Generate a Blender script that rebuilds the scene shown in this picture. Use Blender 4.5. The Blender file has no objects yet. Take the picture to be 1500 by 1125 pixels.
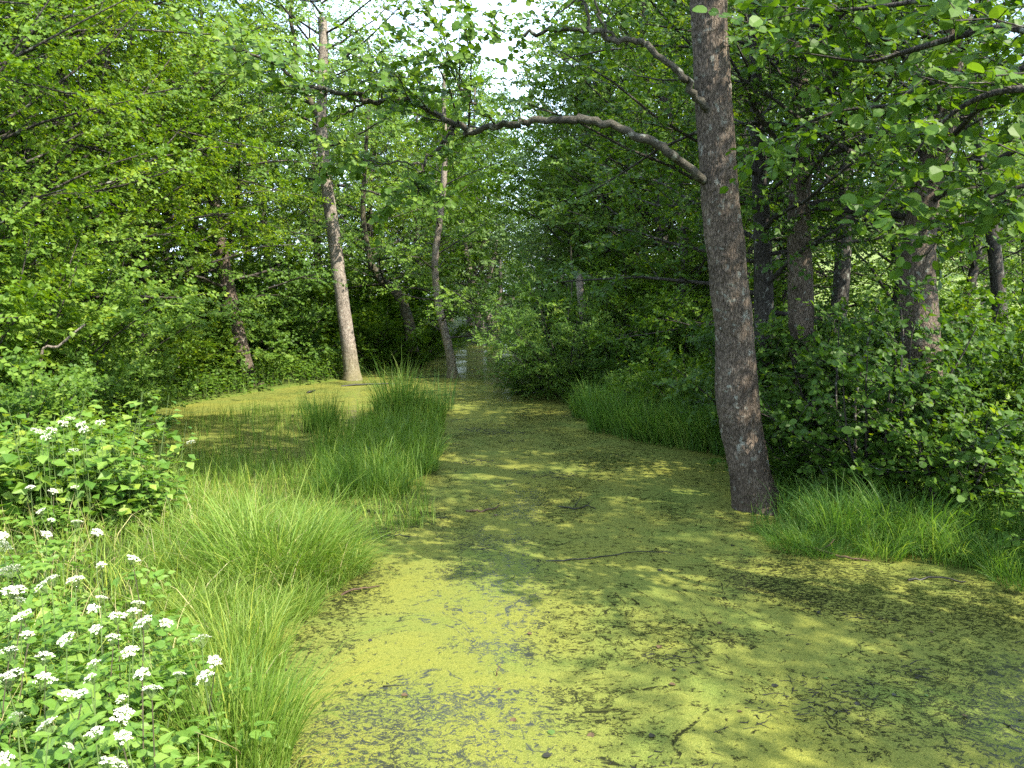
import bpy, math
import numpy as np
from mathutils import Vector, Matrix, noise

sc = bpy.context.scene
C = sc.collection
R = math.radians
rng = np.random.default_rng(11)

# ------------------------------------------------------------------ camera, sky, sun, exposure
F_PX, CAM_H, PITCH = 1133.0, 2.2, R(6.17)
cam = bpy.data.objects.new('camera', bpy.data.cameras.new('camera'))
C.objects.link(cam)
cam.location = (0, 0, CAM_H)
cam.rotation_euler = (R(90) - PITCH, 0, 0)
cam.data.sensor_width = 36
cam.data.lens = 36 * F_PX / 1500
cam.data.clip_start = 0.05
cam.data.clip_end = 3000
sc.camera = cam

SUN_AZ, SUN_EL = R(127), R(49)
world = bpy.data.worlds.new('World')
sc.world = world
world.use_nodes = True
wn, wl = world.node_tree.nodes, world.node_tree.links
bg = wn['Background']
sky = wn.new('ShaderNodeTexSky')
sky.sky_type = 'NISHITA'
sky.sun_disc = False
sky.sun_elevation = SUN_EL
sky.sun_rotation = SUN_AZ
sky.dust_density = 2.0
# thin bright clouds over the whole sky
tc = wn.new('ShaderNodeTexCoord')
mp = wn.new('ShaderNodeMapping'); mp.inputs['Scale'].default_value = (1, 1, 2.5)
nz = wn.new('ShaderNodeTexNoise'); nz.inputs['Scale'].default_value = 2.2; nz.inputs['Detail'].default_value = 6
cr = wn.new('ShaderNodeValToRGB'); cr.color_ramp.elements[0].position = 0.38; cr.color_ramp.elements[1].position = 0.62
cr.color_ramp.elements[0].color = (0.2, 0.2, 0.2, 1)
mx = wn.new('ShaderNodeMix'); mx.data_type = 'RGBA'
wl.new(tc.outputs['Generated'], mp.inputs['Vector']); wl.new(mp.outputs[0], nz.inputs['Vector'])
wl.new(nz.outputs['Fac'], cr.inputs[0]); wl.new(cr.outputs[0], mx.inputs['Factor'])
wl.new(sky.outputs[0], mx.inputs['A']); mx.inputs['B'].default_value = (6.4, 8.2, 10.4, 1)
wl.new(mx.outputs['Result'], bg.inputs['Color'])
bg.inputs['Strength'].default_value = 0.14

sl = bpy.data.lights.new('sun', 'SUN'); sl.energy = 4.9; sl.angle = R(0.6); sl.color = (1.0, 0.94, 0.80)
sun = bpy.data.objects.new('sun', sl); C.objects.link(sun)
sdir = Vector((math.sin(SUN_AZ) * math.cos(SUN_EL), math.cos(SUN_AZ) * math.cos(SUN_EL), math.sin(SUN_EL)))
sun.rotation_euler = sdir.to_track_quat('Z', 'Y').to_euler()
sun.location = (20, -15, 30)

sc.view_settings.view_transform = 'Standard'
sc.view_settings.look = 'None'
sc.view_settings.exposure = 1.68
sc.view_settings.gamma = 1
sc.view_settings.use_curve_mapping = False
sc.render.engine = 'CYCLES'
cy = sc.cycles
cy.max_bounces = 7; cy.diffuse_bounces = 4; cy.glossy_bounces = 2; cy.transmission_bounces = 4; cy.transparent_max_bounces = 4
cy.use_denoising = False
cy.caustics_reflective = False; cy.caustics_refractive = False

# ------------------------------------------------------------------ pixels of the photograph -> places in the world
cp, sp_ = math.cos(PITCH), math.sin(PITCH)
def ray(px, py):
    a, b = (px - 750) / F_PX, (562.5 - py) / F_PX
    return np.array([a, cp + b * sp_, -sp_ + b * cp])
def P(px, py, Y):                       # the point of a pixel at distance Y
    d = ray(px, py); return np.array([0, 0, CAM_H]) + d * (Y / d[1])
def G(px, py, z=0.0):                   # the point of a pixel on a level plane
    d = ray(px, py); return np.array([0, 0, CAM_H]) + d * ((z - CAM_H) / d[2])

# ------------------------------------------------------------------ helpers
def mesh_np(name, V, faces, mat=None, tint=None, smooth=False):
    """one mesh from a vertex array and a list of (m,k) face arrays; tint: one value per vertex"""
    me = bpy.data.meshes.new(name)
    V = np.asarray(V, dtype=np.float32).reshape(-1, 3)
    faces = [np.asarray(f, dtype=np.int32) for f in faces if len(f)]
    idx = np.concatenate([f.ravel() for f in faces])
    tot = np.concatenate([np.full(len(f), f.shape[1], dtype=np.int32) for f in faces])
    start = np.concatenate([[0], np.cumsum(tot)[:-1]]).astype(np.int32)
    me.vertices.add(len(V)); me.vertices.foreach_set('co', V.ravel())
    me.loops.add(len(idx)); me.loops.foreach_set('vertex_index', idx)
    me.polygons.add(len(tot)); me.polygons.foreach_set('loop_start', start); me.polygons.foreach_set('loop_total', tot)
    me.polygons.foreach_set('use_smooth', np.full(len(tot), smooth, dtype=bool))
    if tint is not None:
        a = me.attributes.new('tint', 'FLOAT', 'POINT')
        a.data.foreach_set('value', np.asarray(tint, dtype=np.float32))
    me.update(calc_edges=True)
    if mat: me.materials.append(mat)
    return me

def link(name, me, parent=None, loc=None, kind=None):
    o = bpy.data.objects.new(name, me); C.objects.link(o)
    if parent: o.parent = parent
    if loc is not None: o.location = [float(x) for x in loc]
    if kind: o['kind'] = kind
    return o
def tag(o, label, cat, group=None, kind=None):
    o['label'] = label; o['category'] = cat
    if group: o['group'] = group
    if kind: o['kind'] = kind
    return o
def thing(name, label, cat, loc=(0, 0, 0), rz=0.0, group=None):
    o = bpy.data.objects.new(name, None); C.objects.link(o)
    o.location = [float(x) for x in loc]; o.rotation_euler = (0, 0, rz); o.empty_display_size = 0.2
    return tag(o, label, cat, group)
def copy_thing(root, loc, rz=0.0, scale=1.0, label=None, group=None, cat=None, name=None):
    r = root.copy(); C.objects.link(r); r.location = [float(x) for x in loc]; r.rotation_euler = (0, 0, rz)
    r.scale = (scale, scale, scale) if np.isscalar(scale) else scale
    if name: r.name = name
    if label: r['label'] = label
    if group: r['group'] = group
    elif 'group' in r.keys(): del r['group']
    if cat: r['category'] = cat
    for ch in list(root.children):
        c = ch.copy(); C.objects.link(c); c.parent = r
    return r

def unit(a): return a / (np.linalg.norm(a, axis=-1, keepdims=True) + 1e-9)

class Wood:
    def __init__(s): s.V, s.Q, s.T, s.n = [], [], [], 0
    def tube(s, pts, rad, sides=6, cap=True):
        pts = np.asarray(pts, float); rad = np.asarray(rad, float); n = len(pts)
        tan = unit(np.gradient(pts, axis=0))
        ref = np.array([0.0, 1, 0.05]) if abs(tan[0][2]) > 0.6 else np.array([0.0, 0, 1])
        u = unit(np.cross(tan, ref)); v = np.cross(tan, u)
        a = np.arange(sides) / sides * 2 * math.pi
        ring = pts[:, None] + rad[:, None, None] * (np.cos(a)[None, :, None] * u[:, None] + np.sin(a)[None, :, None] * v[:, None])
        i = np.arange(n - 1)[:, None] * sides; j = np.arange(sides)[None]; k = (j + 1) % sides
        s.V.append(ring.reshape(-1, 3)); s.Q.append((np.stack([i + j, i + k, i + sides + k, i + sides + j], -1).reshape(-1, 4)) + s.n)
        s.n += n * sides
    def sticks(s, A, B, ra, rb):        # many thin three-sided twigs
        A, B = np.asarray(A), np.asarray(B)
        if len(A) == 0: return
        d = unit(B - A); u = unit(np.cross(d, np.array([0.13, 0.21, 1.0]))); v = np.cross(d, u)
        ra = np.broadcast_to(ra, (len(A),)); rb = np.broadcast_to(rb, (len(A),))
        a = np.arange(3) / 3 * 2 * math.pi
        off = np.cos(a)[None, :, None] * u[:, None] + np.sin(a)[None, :, None] * v[:, None]
        V = np.concatenate([A[:, None] + off * ra[:, None, None], B[:, None] + off * rb[:, None, None]], 1)
        b = np.arange(len(A))[:, None] * 6 + s.n
        for k in range(3):
            s.Q.append(np.concatenate([b + k, b + (k + 1) % 3, b + 3 + (k + 1) % 3, b + 3 + k], 1))
        s.V.append(V.reshape(-1, 3)); s.n += len(A) * 6
    def mesh(s, name, mat, origin=(0, 0, 0)):
        return mesh_np(name, np.concatenate(s.V) - np.asarray(origin), [np.concatenate(s.Q)], mat, smooth=True)

# leaf shapes: rows of (along, across, up); faces
LEAF2 = (np.array([[0, 0, 0], [.45, .42, .10], [1, 0, -.10], [.45, -.42, .10], [.5, 0, 0]]),
         [[0, 4, 2, 1], [0, 3, 2, 4]])
LEAF1 = (np.array([[0, 0, 0], [.5, .40, .07], [1, 0, -.05], [.5, -.40, .02]]), [[0, 3, 2, 1]])
ROUND = (np.array([[0, 0, 0], [.25, .36, .06], [.68, .43, .05], [1, .10, -.12], [1, -.10, -.12], [.68, -.43, .05], [.25, -.36, .06], [.5, 0, -.02]]),
         [[0, 7, 2, 1], [7, 4, 3, 2], [0, 6, 5, 7], [7, 5, 4, 4]])
ROUND = (ROUND[0], [[0, 7, 2, 1], [7, 4, 3, 2], [0, 6, 5, 7]])
ROUND = (np.array([[0, 0, 0], [.25, .36, .06], [.68, .43, .05], [1.0, 0, -.12], [.68, -.43, .05], [.25, -.36, .06], [.5, 0, -.02]]),
         [[0, 6, 2, 1], [6, 3, 2, 2], [0, 5, 4, 6], [6, 4, 3, 3]])
ROUND = (ROUND[0], [[0, 6, 2, 1], [0, 5, 4, 6]], [[6, 3, 2], [6, 4, 3]])
OVATE = (np.array([[0, 0, 0], [.16, .30, .03], [.46, .33, .06], [.74, .17, .02], [1.08, 0, -.12], [.74, -.17, .02], [.46, -.33, .06], [.16, -.30, .03], [.45, 0, -.01]]),
         [[0, 8, 2, 1], [8, 4, 3, 2], [0, 7, 6, 8], [8, 6, 5, 4]])
LANCE = (np.array([[0, 0, 0], [.4, .16, .05], [1, 0, -.12], [.4, -.16, .05], [.5, 0, 0]]),
         [[0, 4, 2, 1], [0, 3, 2, 4]])

class Leaves:
    def __init__(s): s.p, s.d, s.n, s.s, s.t = [], [], [], [], []
    def add(s, p, d, n, size, tint):
        s.p.append(p); s.d.append(d); s.n.append(n); s.s.append(size); s.t.append(tint)
    def arrays(s):
        return [np.concatenate(x) for x in (s.p, s.d, s.n, s.s, s.t)]
def leaf_mesh(name, arr, shape, mat, origin=(0, 0, 0)):
    p, d, n, sz, t = arr
    d = unit(d); n = unit(n - d * np.sum(n * d, -1, keepdims=True)); c = np.cross(n, d)
    T = shape[0]
    V = p[:, None] - np.asarray(origin) + sz[:, None, None] * (T[None, :, 0:1] * d[:, None] + T[None, :, 1:2] * c[:, None] + T[None, :, 2:3] * n[:, None])
    base = (np.arange(len(p)) * len(T))[:, None, None]
    fs = [(np.array(f)[None] + base).reshape(-1, len(f[0])) for f in shape[1:]]
    return mesh_np(name, V, fs, mat, np.repeat(t, len(T)))

def twig_leaves(L, A, D, length, k, size, up=(.42, -.46, .9), droop=0.25, jit=0.55, tint=None, szj=0.25):
    """k leaves alternating along each of the twigs A + t*D*length"""
    m = len(A)
    if m == 0: return
    D = unit(D); length = np.broadcast_to(length, (m,))
    t = (np.arange(k)[None] + rng.random((m, k)) * .6 + .4) / k
    side = np.where(np.arange(k) % 2 == 0, 1.0, -1.0)[None, :, None]
    upv = np.asarray(up, float); S = unit(np.cross(D, upv) + rng.normal(0, .15, (m, 3)))
    p = A[:, None] + D[:, None] * (t * length[:, None])[..., None] - np.array([0, 0, 1]) * (t ** 2 * length[:, None] * droop * .4)[..., None]
    d = D[:, None] * (.55 + rng.random((m, k, 1)) * .5) + S[:, None] * side * (.9 + rng.normal(0, .2, (m, k, 1)))
    d = d + rng.normal(0, .28, (m, k, 3)); d[..., 2] -= droop
    n = upv + rng.normal(0, jit, (m, k, 3))
    sz = size * (1 + rng.normal(0, szj, (m, k))).clip(.45, 1.6)
    tw = rng.normal(0, .16, (m, 1)) if tint is None else np.asarray(tint)[:, None]
    tn = (.5 + tw + rng.normal(0, .15, (m, k))).clip(0, 1)
    L.add(p.reshape(-1, 3), d.reshape(-1, 3), n.reshape(-1, 3), sz.ravel(), tn.ravel())

def curve(p, d, length, n, bend=0.0, wob=0.12):
    pts = [np.array(p, float)]; d = unit(np.array(d, float))
    for _ in range(n):
        d = unit(d + np.array([0, 0, bend / n]) + rng.normal(0, wob, 3))
        pts.append(pts[-1] + d * length / n)
    return np.array(pts)
def along(pts, t):
    x = t * (len(pts) - 1); i = min(int(x), len(pts) - 2); f = x - i
    return pts[i] * (1 - f) + pts[i + 1] * f, unit(pts[i + 1] - pts[i])
def dense(pts, k):                      # smooth a polyline (Catmull-Rom)
    pts = np.asarray(pts, float); q = np.vstack([2 * pts[0] - pts[1], pts, 2 * pts[-1] - pts[-2]]); out = []
    for i in range(1, len(q) - 2):
        for t in np.arange(k) / k:
            a, b, c, d = q[i - 1], q[i], q[i + 1], q[i + 2]
            out.append(.5 * (2 * b + (c - a) * t + (2 * a - 5 * b + 4 * c - d) * t * t + (3 * b - a - 3 * c + d) * t ** 3))
    out.append(pts[-1]); return np.array(out)

def dress_limb(W, L, pts, r0, n_sec, sec_len, twig_len, n_twig, k_leaf, size, t0=.2, twigs=True, droop=.25, jit=.55, flat=.35):
    """secondary branches and leafy twigs along one limb"""
    A, D, Ln, Ti = [], [], [], []
    for j in range(n_sec):
        t = t0 + (1 - t0) * (j + rng.random()) / n_sec
        q, d = along(pts, min(t, .999))
        s = unit(np.cross(d, [0, 0, 1]) + 1e-3) * (1 if j % 2 else -1)
        dd = unit(d * .6 + s * (.8 + rng.random() * .4) + np.array([0, 0, rng.normal(.1, flat)]))
        ln = sec_len * (1.1 - .6 * t) * (.7 + rng.random() * .6)
        sp = curve(q, dd, ln, 3, rng.normal(0, .3), .14)
        W.tube(sp, np.linspace(r0 * .35 * (1.15 - t), .004, 4), 4)
        tb = rng.normal(0, .10)
        for i in range(n_twig):
            tt = .12 + .88 * (i + rng.random()) / n_twig
            a, e = along(sp, min(tt, .999))
            s2 = unit(np.cross(e, [0, 0, 1]) + 1e-3) * (1 if i % 2 else -1)
            A.append(a); D.append(e * .7 + s2 * rng.random() * 1.1 + np.array([0, 0, rng.normal(.05, .35)]) + rng.normal(0, .15, 3))
            Ln.append(twig_len * (.6 + rng.random() * .7)); Ti.append(tb + rng.normal(0, .1))
    q, d = along(pts, .999)
    A.append(q); D.append(d); Ln.append(twig_len); Ti.append(0)
    A, D, Ln = np.array(A), unit(np.array(D)), np.array(Ln)
    if twigs: W.sticks(A, A + D * Ln[:, None] - np.array([0, 0, 1]) * (Ln * droop * .35)[:, None], .0035, .0015)
    twig_leaves(L, A, D, Ln, k_leaf, size, droop=droop, jit=jit, tint=Ti)

def grow(trunk, rad, base_t=.25, n_limb=30, limb=3.0, pitch=.25, n_sec=8, sec=1.1, twig=.4, n_twig=5, k_leaf=9, size=.075,
         sides=10, twigs=False, droop=.3, jit=.5, shape='round', az=None, upturn=.25, lop=None):
    """a trunk with limbs and foliage: returns trunk wood, branch wood, leaves"""
    T, W, L = Wood(), Wood(), Leaves()
    trunk = np.asarray(trunk, float)
    T.tube(trunk, rad, sides)
    for i in range(n_limb):
        u = (i + rng.random() * .8) / n_limb
        t = base_t + (1 - base_t) * u
        q, d = along(trunk, min(t, .995))
        a = i * 2.39996 + rng.normal(0, .3) if az is None else rng.uniform(*az)
        prof = (math.sin(math.pi * min(1, (.28 + .72 * u))) ** .7 + .18) if shape == 'round' else (1.12 - .8 * u if shape == 'cone' else 1.0 - .35 * u)
        ln = limb * prof * (.7 + rng.random() * .5)
        if lop: ln *= 1 + lop[1] * math.cos(a - lop[0])
        dd = np.array([math.cos(a), math.sin(a), pitch + u * .7 + rng.normal(0, .15)])
        pts = curve(q, dd, ln, 5, upturn * rng.normal(.2, .8), .13)
        r = np.interp(t, np.linspace(0, 1, len(rad)), rad) * .27
        W.tube(pts, np.linspace(r, .008, 6), 5)
        ns = max(3, int(n_sec * ln / limb))
        dress_limb(W, L, pts, r, ns, sec, twig, n_twig, k_leaf, size, .12, twigs, droop, jit)
    return T, W, L

# ------------------------------------------------------------------ materials
def mat(name):
    m = bpy.data.materials.new(name); m.use_nodes = True
    nt = m.node_tree; nt.nodes.clear()
    return m, nt.nodes, nt.links, nt.nodes.new('ShaderNodeOutputMaterial')
def N(nodes, kind, **kw):
    n = nodes.new(kind)
    for k, v in kw.items():
        if k in n.inputs: n.inputs[k].default_value = v
        else: setattr(n, k, v)
    return n
def ramp(nodes, stops, interp='LINEAR'):
    r = nodes.new('ShaderNodeValToRGB'); e = r.color_ramp.elements; r.color_ramp.interpolation = interp
    while len(e) < len(stops): e.new(.5)
    for i, (p, c) in enumerate(stops):
        e[i].position = p; e[i].color = (*c, 1) if len(c) == 3 else c
    return r

def leaf_material(name, dark, mid, light, trans=.38, rough=.5, spec=.2):
    m, n, l, out = mat(name)
    at = N(n, 'ShaderNodeAttribute', attribute_name='tint')
    oi = N(n, 'ShaderNodeObjectInfo')
    ma = N(n, 'ShaderNodeMath', operation='MULTIPLY_ADD'); ma.inputs[1].default_value = .30; ma.inputs[2].default_value = -.15
    l.new(oi.outputs['Random'], ma.inputs[0])
    ad = N(n, 'ShaderNodeMath', operation='ADD', use_clamp=True); l.new(at.outputs['Fac'], ad.inputs[0]); l.new(ma.outputs[0], ad.inputs[1])
    cr = ramp(n, [(0, dark), (.5, mid), (.86, light), (1, [light[0] * 1.25, light[1] * 1.08, light[2] * .8])]); l.new(ad.outputs[0], cr.inputs[0])
    pb = N(n, 'ShaderNodeBsdfPrincipled', Roughness=rough); pb.inputs['Specular IOR Level'].default_value = spec
    l.new(cr.outputs[0], pb.inputs['Base Color'])
    hs = N(n, 'ShaderNodeHueSaturation', Hue=.485, Saturation=1.1, Value=1.5); l.new(cr.outputs[0], hs.inputs['Color'])
    tr = N(n, 'ShaderNodeBsdfTranslucent'); l.new(hs.outputs[0], tr.inputs['Color'])
    mi = N(n, 'ShaderNodeMixShader'); mi.inputs[0].default_value = trans
    l.new(pb.outputs[0], mi.inputs[1]); l.new(tr.outputs[0], mi.inputs[2]); l.new(mi.outputs[0], out.inputs[0])
    return m

M = {}
M['leaf_bright'] = leaf_material('leaf_bright', (.048, .105, .011), (.095, .175, .018), (.17, .26, .038), .45)
M['leaf_mid'] = leaf_material('leaf_mid', (.038, .088, .010), (.070, .138, .016), (.13, .21, .030), .42)
M['leaf_dark'] = leaf_material('leaf_dark', (.026, .066, .008), (.050, .106, .012), (.10, .17, .022), .40)
M['leaf_silver'] = leaf_material('leaf_silver', (.05, .095, .020), (.085, .145, .032), (.15, .22, .055), .35)
M['grass_light'] = leaf_material('grass_light', (.060, .125, .014), (.115, .20, .024), (.23, .30, .065), .42, .5, .25)
M['grass_dark'] = leaf_material('grass_dark', (.028, .085, .018), (.05, .13, .028), (.10, .19, .045), .38, .5, .25)
M['grass_mid'] = leaf_material('grass_mid', (.045, .11, .015), (.08, .165, .024), (.16, .25, .05), .45, .5, .25)
M['herb'] = leaf_material('herb', (.05, .12, .014), (.095, .185, .023), (.17, .26, .045), .4, .5, .3)
M['straw'] = leaf_material('straw', (.25, .22, .09), (.36, .32, .15), (.46, .42, .22), .3, .6, .2)

def bark_material(name, cols, scale=1.0, bump=.5, zs=.30, crack=.75, lichen=(.30, .31, .26), lichen_amt=.5, moss=None):
    m, n, l, out = mat(name)
    tc = N(n, 'ShaderNodeTexCoord')
    mp = N(n, 'ShaderNodeMapping'); mp.inputs['Scale'].default_value = (scale, scale, scale * zs)
    l.new(tc.outputs['Object'], mp.inputs['Vector'])
    a = N(n, 'ShaderNodeTexNoise', Scale=34.0, Detail=9.0, Roughness=.75, Distortion=.9); l.new(mp.outputs[0], a.inputs['Vector'])
    v = N(n, 'ShaderNodeTexVoronoi', Scale=46.0, feature='DISTANCE_TO_EDGE')
    wn_ = N(n, 'ShaderNodeTexNoise', Scale=20.0, Detail=4.0); l.new(mp.outputs[0], wn_.inputs['Vector'])
    wa_ = N(n, 'ShaderNodeVectorMath', operation='MULTIPLY_ADD'); l.new(wn_.outputs['Color'], wa_.inputs[0]); wa_.inputs[1].default_value = (.035, .035, .035); l.new(mp.outputs[0], wa_.inputs[2]); l.new(wa_.outputs[0], v.inputs['Vector'])
    c1 = ramp(n, [(.28, cols[0]), (.5, cols[1]), (.72, cols[2])]); l.new(a.outputs['Fac'], c1.inputs[0])
    ck = ramp(n, [(.0, (1 - crack,) * 3), (.16, (1, 1, 1))]); l.new(v.outputs['Distance'], ck.inputs[0])
    cm = N(n, 'ShaderNodeMix', data_type='RGBA', blend_type='MULTIPLY'); cm.inputs['Factor'].default_value = 1; l.new(c1.outputs[0], cm.inputs['A']); l.new(ck.outputs[0], cm.inputs['B'])
    big = N(n, 'ShaderNodeTexNoise', Scale=3.2, Detail=5.0, Roughness=.6); l.new(tc.outputs['Object'], big.inputs['Vector'])
    hv = N(n, 'ShaderNodeHueSaturation', Saturation=1.0)
    mr = N(n, 'ShaderNodeMapRange'); mr.inputs[1].default_value = .3; mr.inputs[2].default_value = .7; mr.inputs[3].default_value = .65; mr.inputs[4].default_value = 1.35
    l.new(big.outputs['Fac'], mr.inputs[0]); l.new(mr.outputs[0], hv.inputs['Value']); l.new(cm.outputs['Result'], hv.inputs['Color'])
    li = N(n, 'ShaderNodeTexNoise', Scale=13.0, Detail=4.0); l.new(tc.outputs['Object'], li.inputs['Vector'])
    lr = ramp(n, [(.60, (0, 0, 0)), (.68, (lichen_amt,) * 3)]); l.new(li.outputs['Fac'], lr.inputs[0])
    mx = N(n, 'ShaderNodeMix', data_type='RGBA'); l.new(lr.outputs[0], mx.inputs['Factor']); l.new(hv.outputs[0], mx.inputs['A']); mx.inputs['B'].default_value = (*lichen, 1)
    last = mx.outputs['Result']
    if moss:
        sx = N(n, 'ShaderNodeSeparateXYZ'); l.new(tc.outputs['Object'], sx.inputs[0])
        g = N(n, 'ShaderNodeMapRange'); g.inputs[1].default_value = moss[0]; g.inputs[2].default_value = 0.05; l.new(sx.outputs['Z'], g.inputs[0])
        mm = N(n, 'ShaderNodeMath', operation='MULTIPLY'); l.new(g.outputs[0], mm.inputs[0]); l.new(big.outputs['Fac'], mm.inputs[1])
        m2 = N(n, 'ShaderNodeMix', data_type='RGBA'); l.new(mm.outputs[0], m2.inputs['Factor']); l.new(last, m2.inputs['A']); m2.inputs['B'].default_value = (*moss[1], 1)
        last = m2.outputs['Result']
    pb = N(n, 'ShaderNodeBsdfPrincipled', Roughness=.85); pb.inputs['Specular IOR Level'].default_value = .25
    l.new(last, pb.inputs['Base Color'])
    mul = N(n, 'ShaderNodeMath', operation='MULTIPLY_ADD'); l.new(ck.outputs[0], mul.inputs[0]); mul.inputs[1].default_value = .6; l.new(a.outputs['Fac'], mul.inputs[2])
    bp = N(n, 'ShaderNodeBump', Strength=bump, Distance=.02); l.new(mul.outputs[0], bp.inputs['Height']); l.new(bp.outputs[0], pb.inputs['Normal'])
    l.new(pb.outputs[0], out.inputs[0]); return m
M['bark_grey'] = bark_material('bark_grey', ((.050, .036, .025), (.112, .083, .060), (.225, .18, .135)), bump=.9, crack=.6, moss=(.7, (.05, .035, .02)))
M['bark_pale'] = bark_material('bark_pale', ((.11, .085, .065), (.23, .19, .155), (.36, .31, .265)), .9, .35, moss=(1.1, (.13, .12, .035)))
M['bark_olive'] = bark_material('bark_olive', ((.03, .026, .016), (.08, .07, .042), (.16, .145, .095)), .9, .4)
M['bark_branch'] = bark_material('bark_branch', ((.022, .019, .013), (.062, .054, .038), (.15, .14, .11)), 1.0, .6, 1.0, .5)
M['bark_dark'] = bark_material('bark_dark', ((.018, .015, .012), (.05, .042, .034), (.11, .095, .08)), 1.0, .5)

def simple(name, col, rough=.8, col2=None, scale=8.0, spec=.25):
    m, n, l, out = mat(name)
    pb = N(n, 'ShaderNodeBsdfPrincipled', Roughness=rough); pb.inputs['Specular IOR Level'].default_value = spec
    tc = N(n, 'ShaderNodeTexCoord'); a = N(n, 'ShaderNodeTexNoise', Scale=scale, Detail=6.0); l.new(tc.outputs['Object'], a.inputs['Vector'])
    c = ramp(n, [(.3, col), (.7, col2 or col)]); l.new(a.outputs['Fac'], c.inputs[0]); l.new(c.outputs[0], pb.inputs['Base Color'])
    l.new(pb.outputs[0], out.inputs[0]); return m
M['petal'] = simple('petal', (.44, .45, .31), .8, (.60, .61, .48), 60, .1)
M['stem'] = simple('stem', (.07, .12, .03), .6, (.11, .15, .05), 30)
M['stem_dark'] = simple('stem_dark', (.05, .05, .03), .6, (.09, .07, .04), 30)
M['dead_wood'] = simple('dead_wood', (.035, .022, .014), .7, (.11, .065, .035), 25)
M['wet_wood'] = simple('wet_wood', (.010, .010, .007), .45, (.03, .028, .018), 25)
M['dead_leaf'] = simple('dead_leaf', (.05, .028, .014), .6, (.10, .065, .03), 15)

# ground
def ground_material():
    m, n, l, out = mat('bank_soil')
    tc = N(n, 'ShaderNodeTexCoord')
    a = N(n, 'ShaderNodeTexNoise', Scale=1.6, Detail=9.0, Roughness=.7); l.new(tc.outputs['Object'], a.inputs['Vector'])
    b = N(n, 'ShaderNodeTexNoise', Scale=22.0, Detail=6.0, Roughness=.7); l.new(tc.outputs['Object'], b.inputs['Vector'])
    c = ramp(n, [(.3, (.022, .03, .010)), (.5, (.04, .06, .016)), (.68, (.07, .10, .025))]); l.new(a.outputs['Fac'], c.inputs[0])
    c2 = ramp(n, [(.35, (.5, .45, .4)), (.65, (1, 1, 1))]); l.new(b.outputs['Fac'], c2.inputs[0])
    mx = N(n, 'ShaderNodeMix', data_type='RGBA', blend_type='MULTIPLY'); mx.inputs['Factor'].default_value = 1
    l.new(c.outputs[0], mx.inputs['A']); l.new(c2.outputs[0], mx.inputs['B'])
    # mown meadow beyond the wood
    sx = N(n, 'ShaderNodeSeparateXYZ'); l.new(tc.outputs['Object'], sx.inputs[0])
    g = N(n, 'ShaderNodeMapRange'); g.inputs[1].default_value = 17; g.inputs[2].default_value = 21; l.new(sx.outputs['X'], g.inputs[0])
    m2 = N(n, 'ShaderNodeMix', data_type='RGBA'); l.new(g.outputs[0], m2.inputs['Factor']); l.new(mx.outputs['Result'], m2.inputs['A'])
    c3 = ramp(n, [(.3, (.10, .14, .035)), (.7, (.17, .20, .06))]); l.new(a.outputs['Fac'], c3.inputs[0]); l.new(c3.outputs[0], m2.inputs['B'])
    gw = N(n, 'ShaderNodeMapRange'); gw.inputs[1].default_value = .10; gw.inputs[2].default_value = -.01; l.new(sx.outputs['Z'], gw.inputs[0])
    m3 = N(n, 'ShaderNodeMix', data_type='RGBA'); l.new(gw.outputs[0], m3.inputs['Factor']); l.new(m2.outputs['Result'], m3.inputs['A']); m3.inputs['B'].default_value = (.10, .135, .022, 1); m2 = m3
    pb = N(n, 'ShaderNodeBsdfPrincipled', Roughness=.95); pb.inputs['Specular IOR Level'].default_value = .1
    l.new(m2.outputs['Result'], pb.inputs['Base Color'])
    bp = N(n, 'ShaderNodeBump', Strength=.8, Distance=.05); l.new(b.outputs['Fac'], bp.inputs['Height']); l.new(bp.outputs[0], pb.inputs['Normal'])
    l.new(pb.outputs[0], out.inputs[0]); return m

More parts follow.
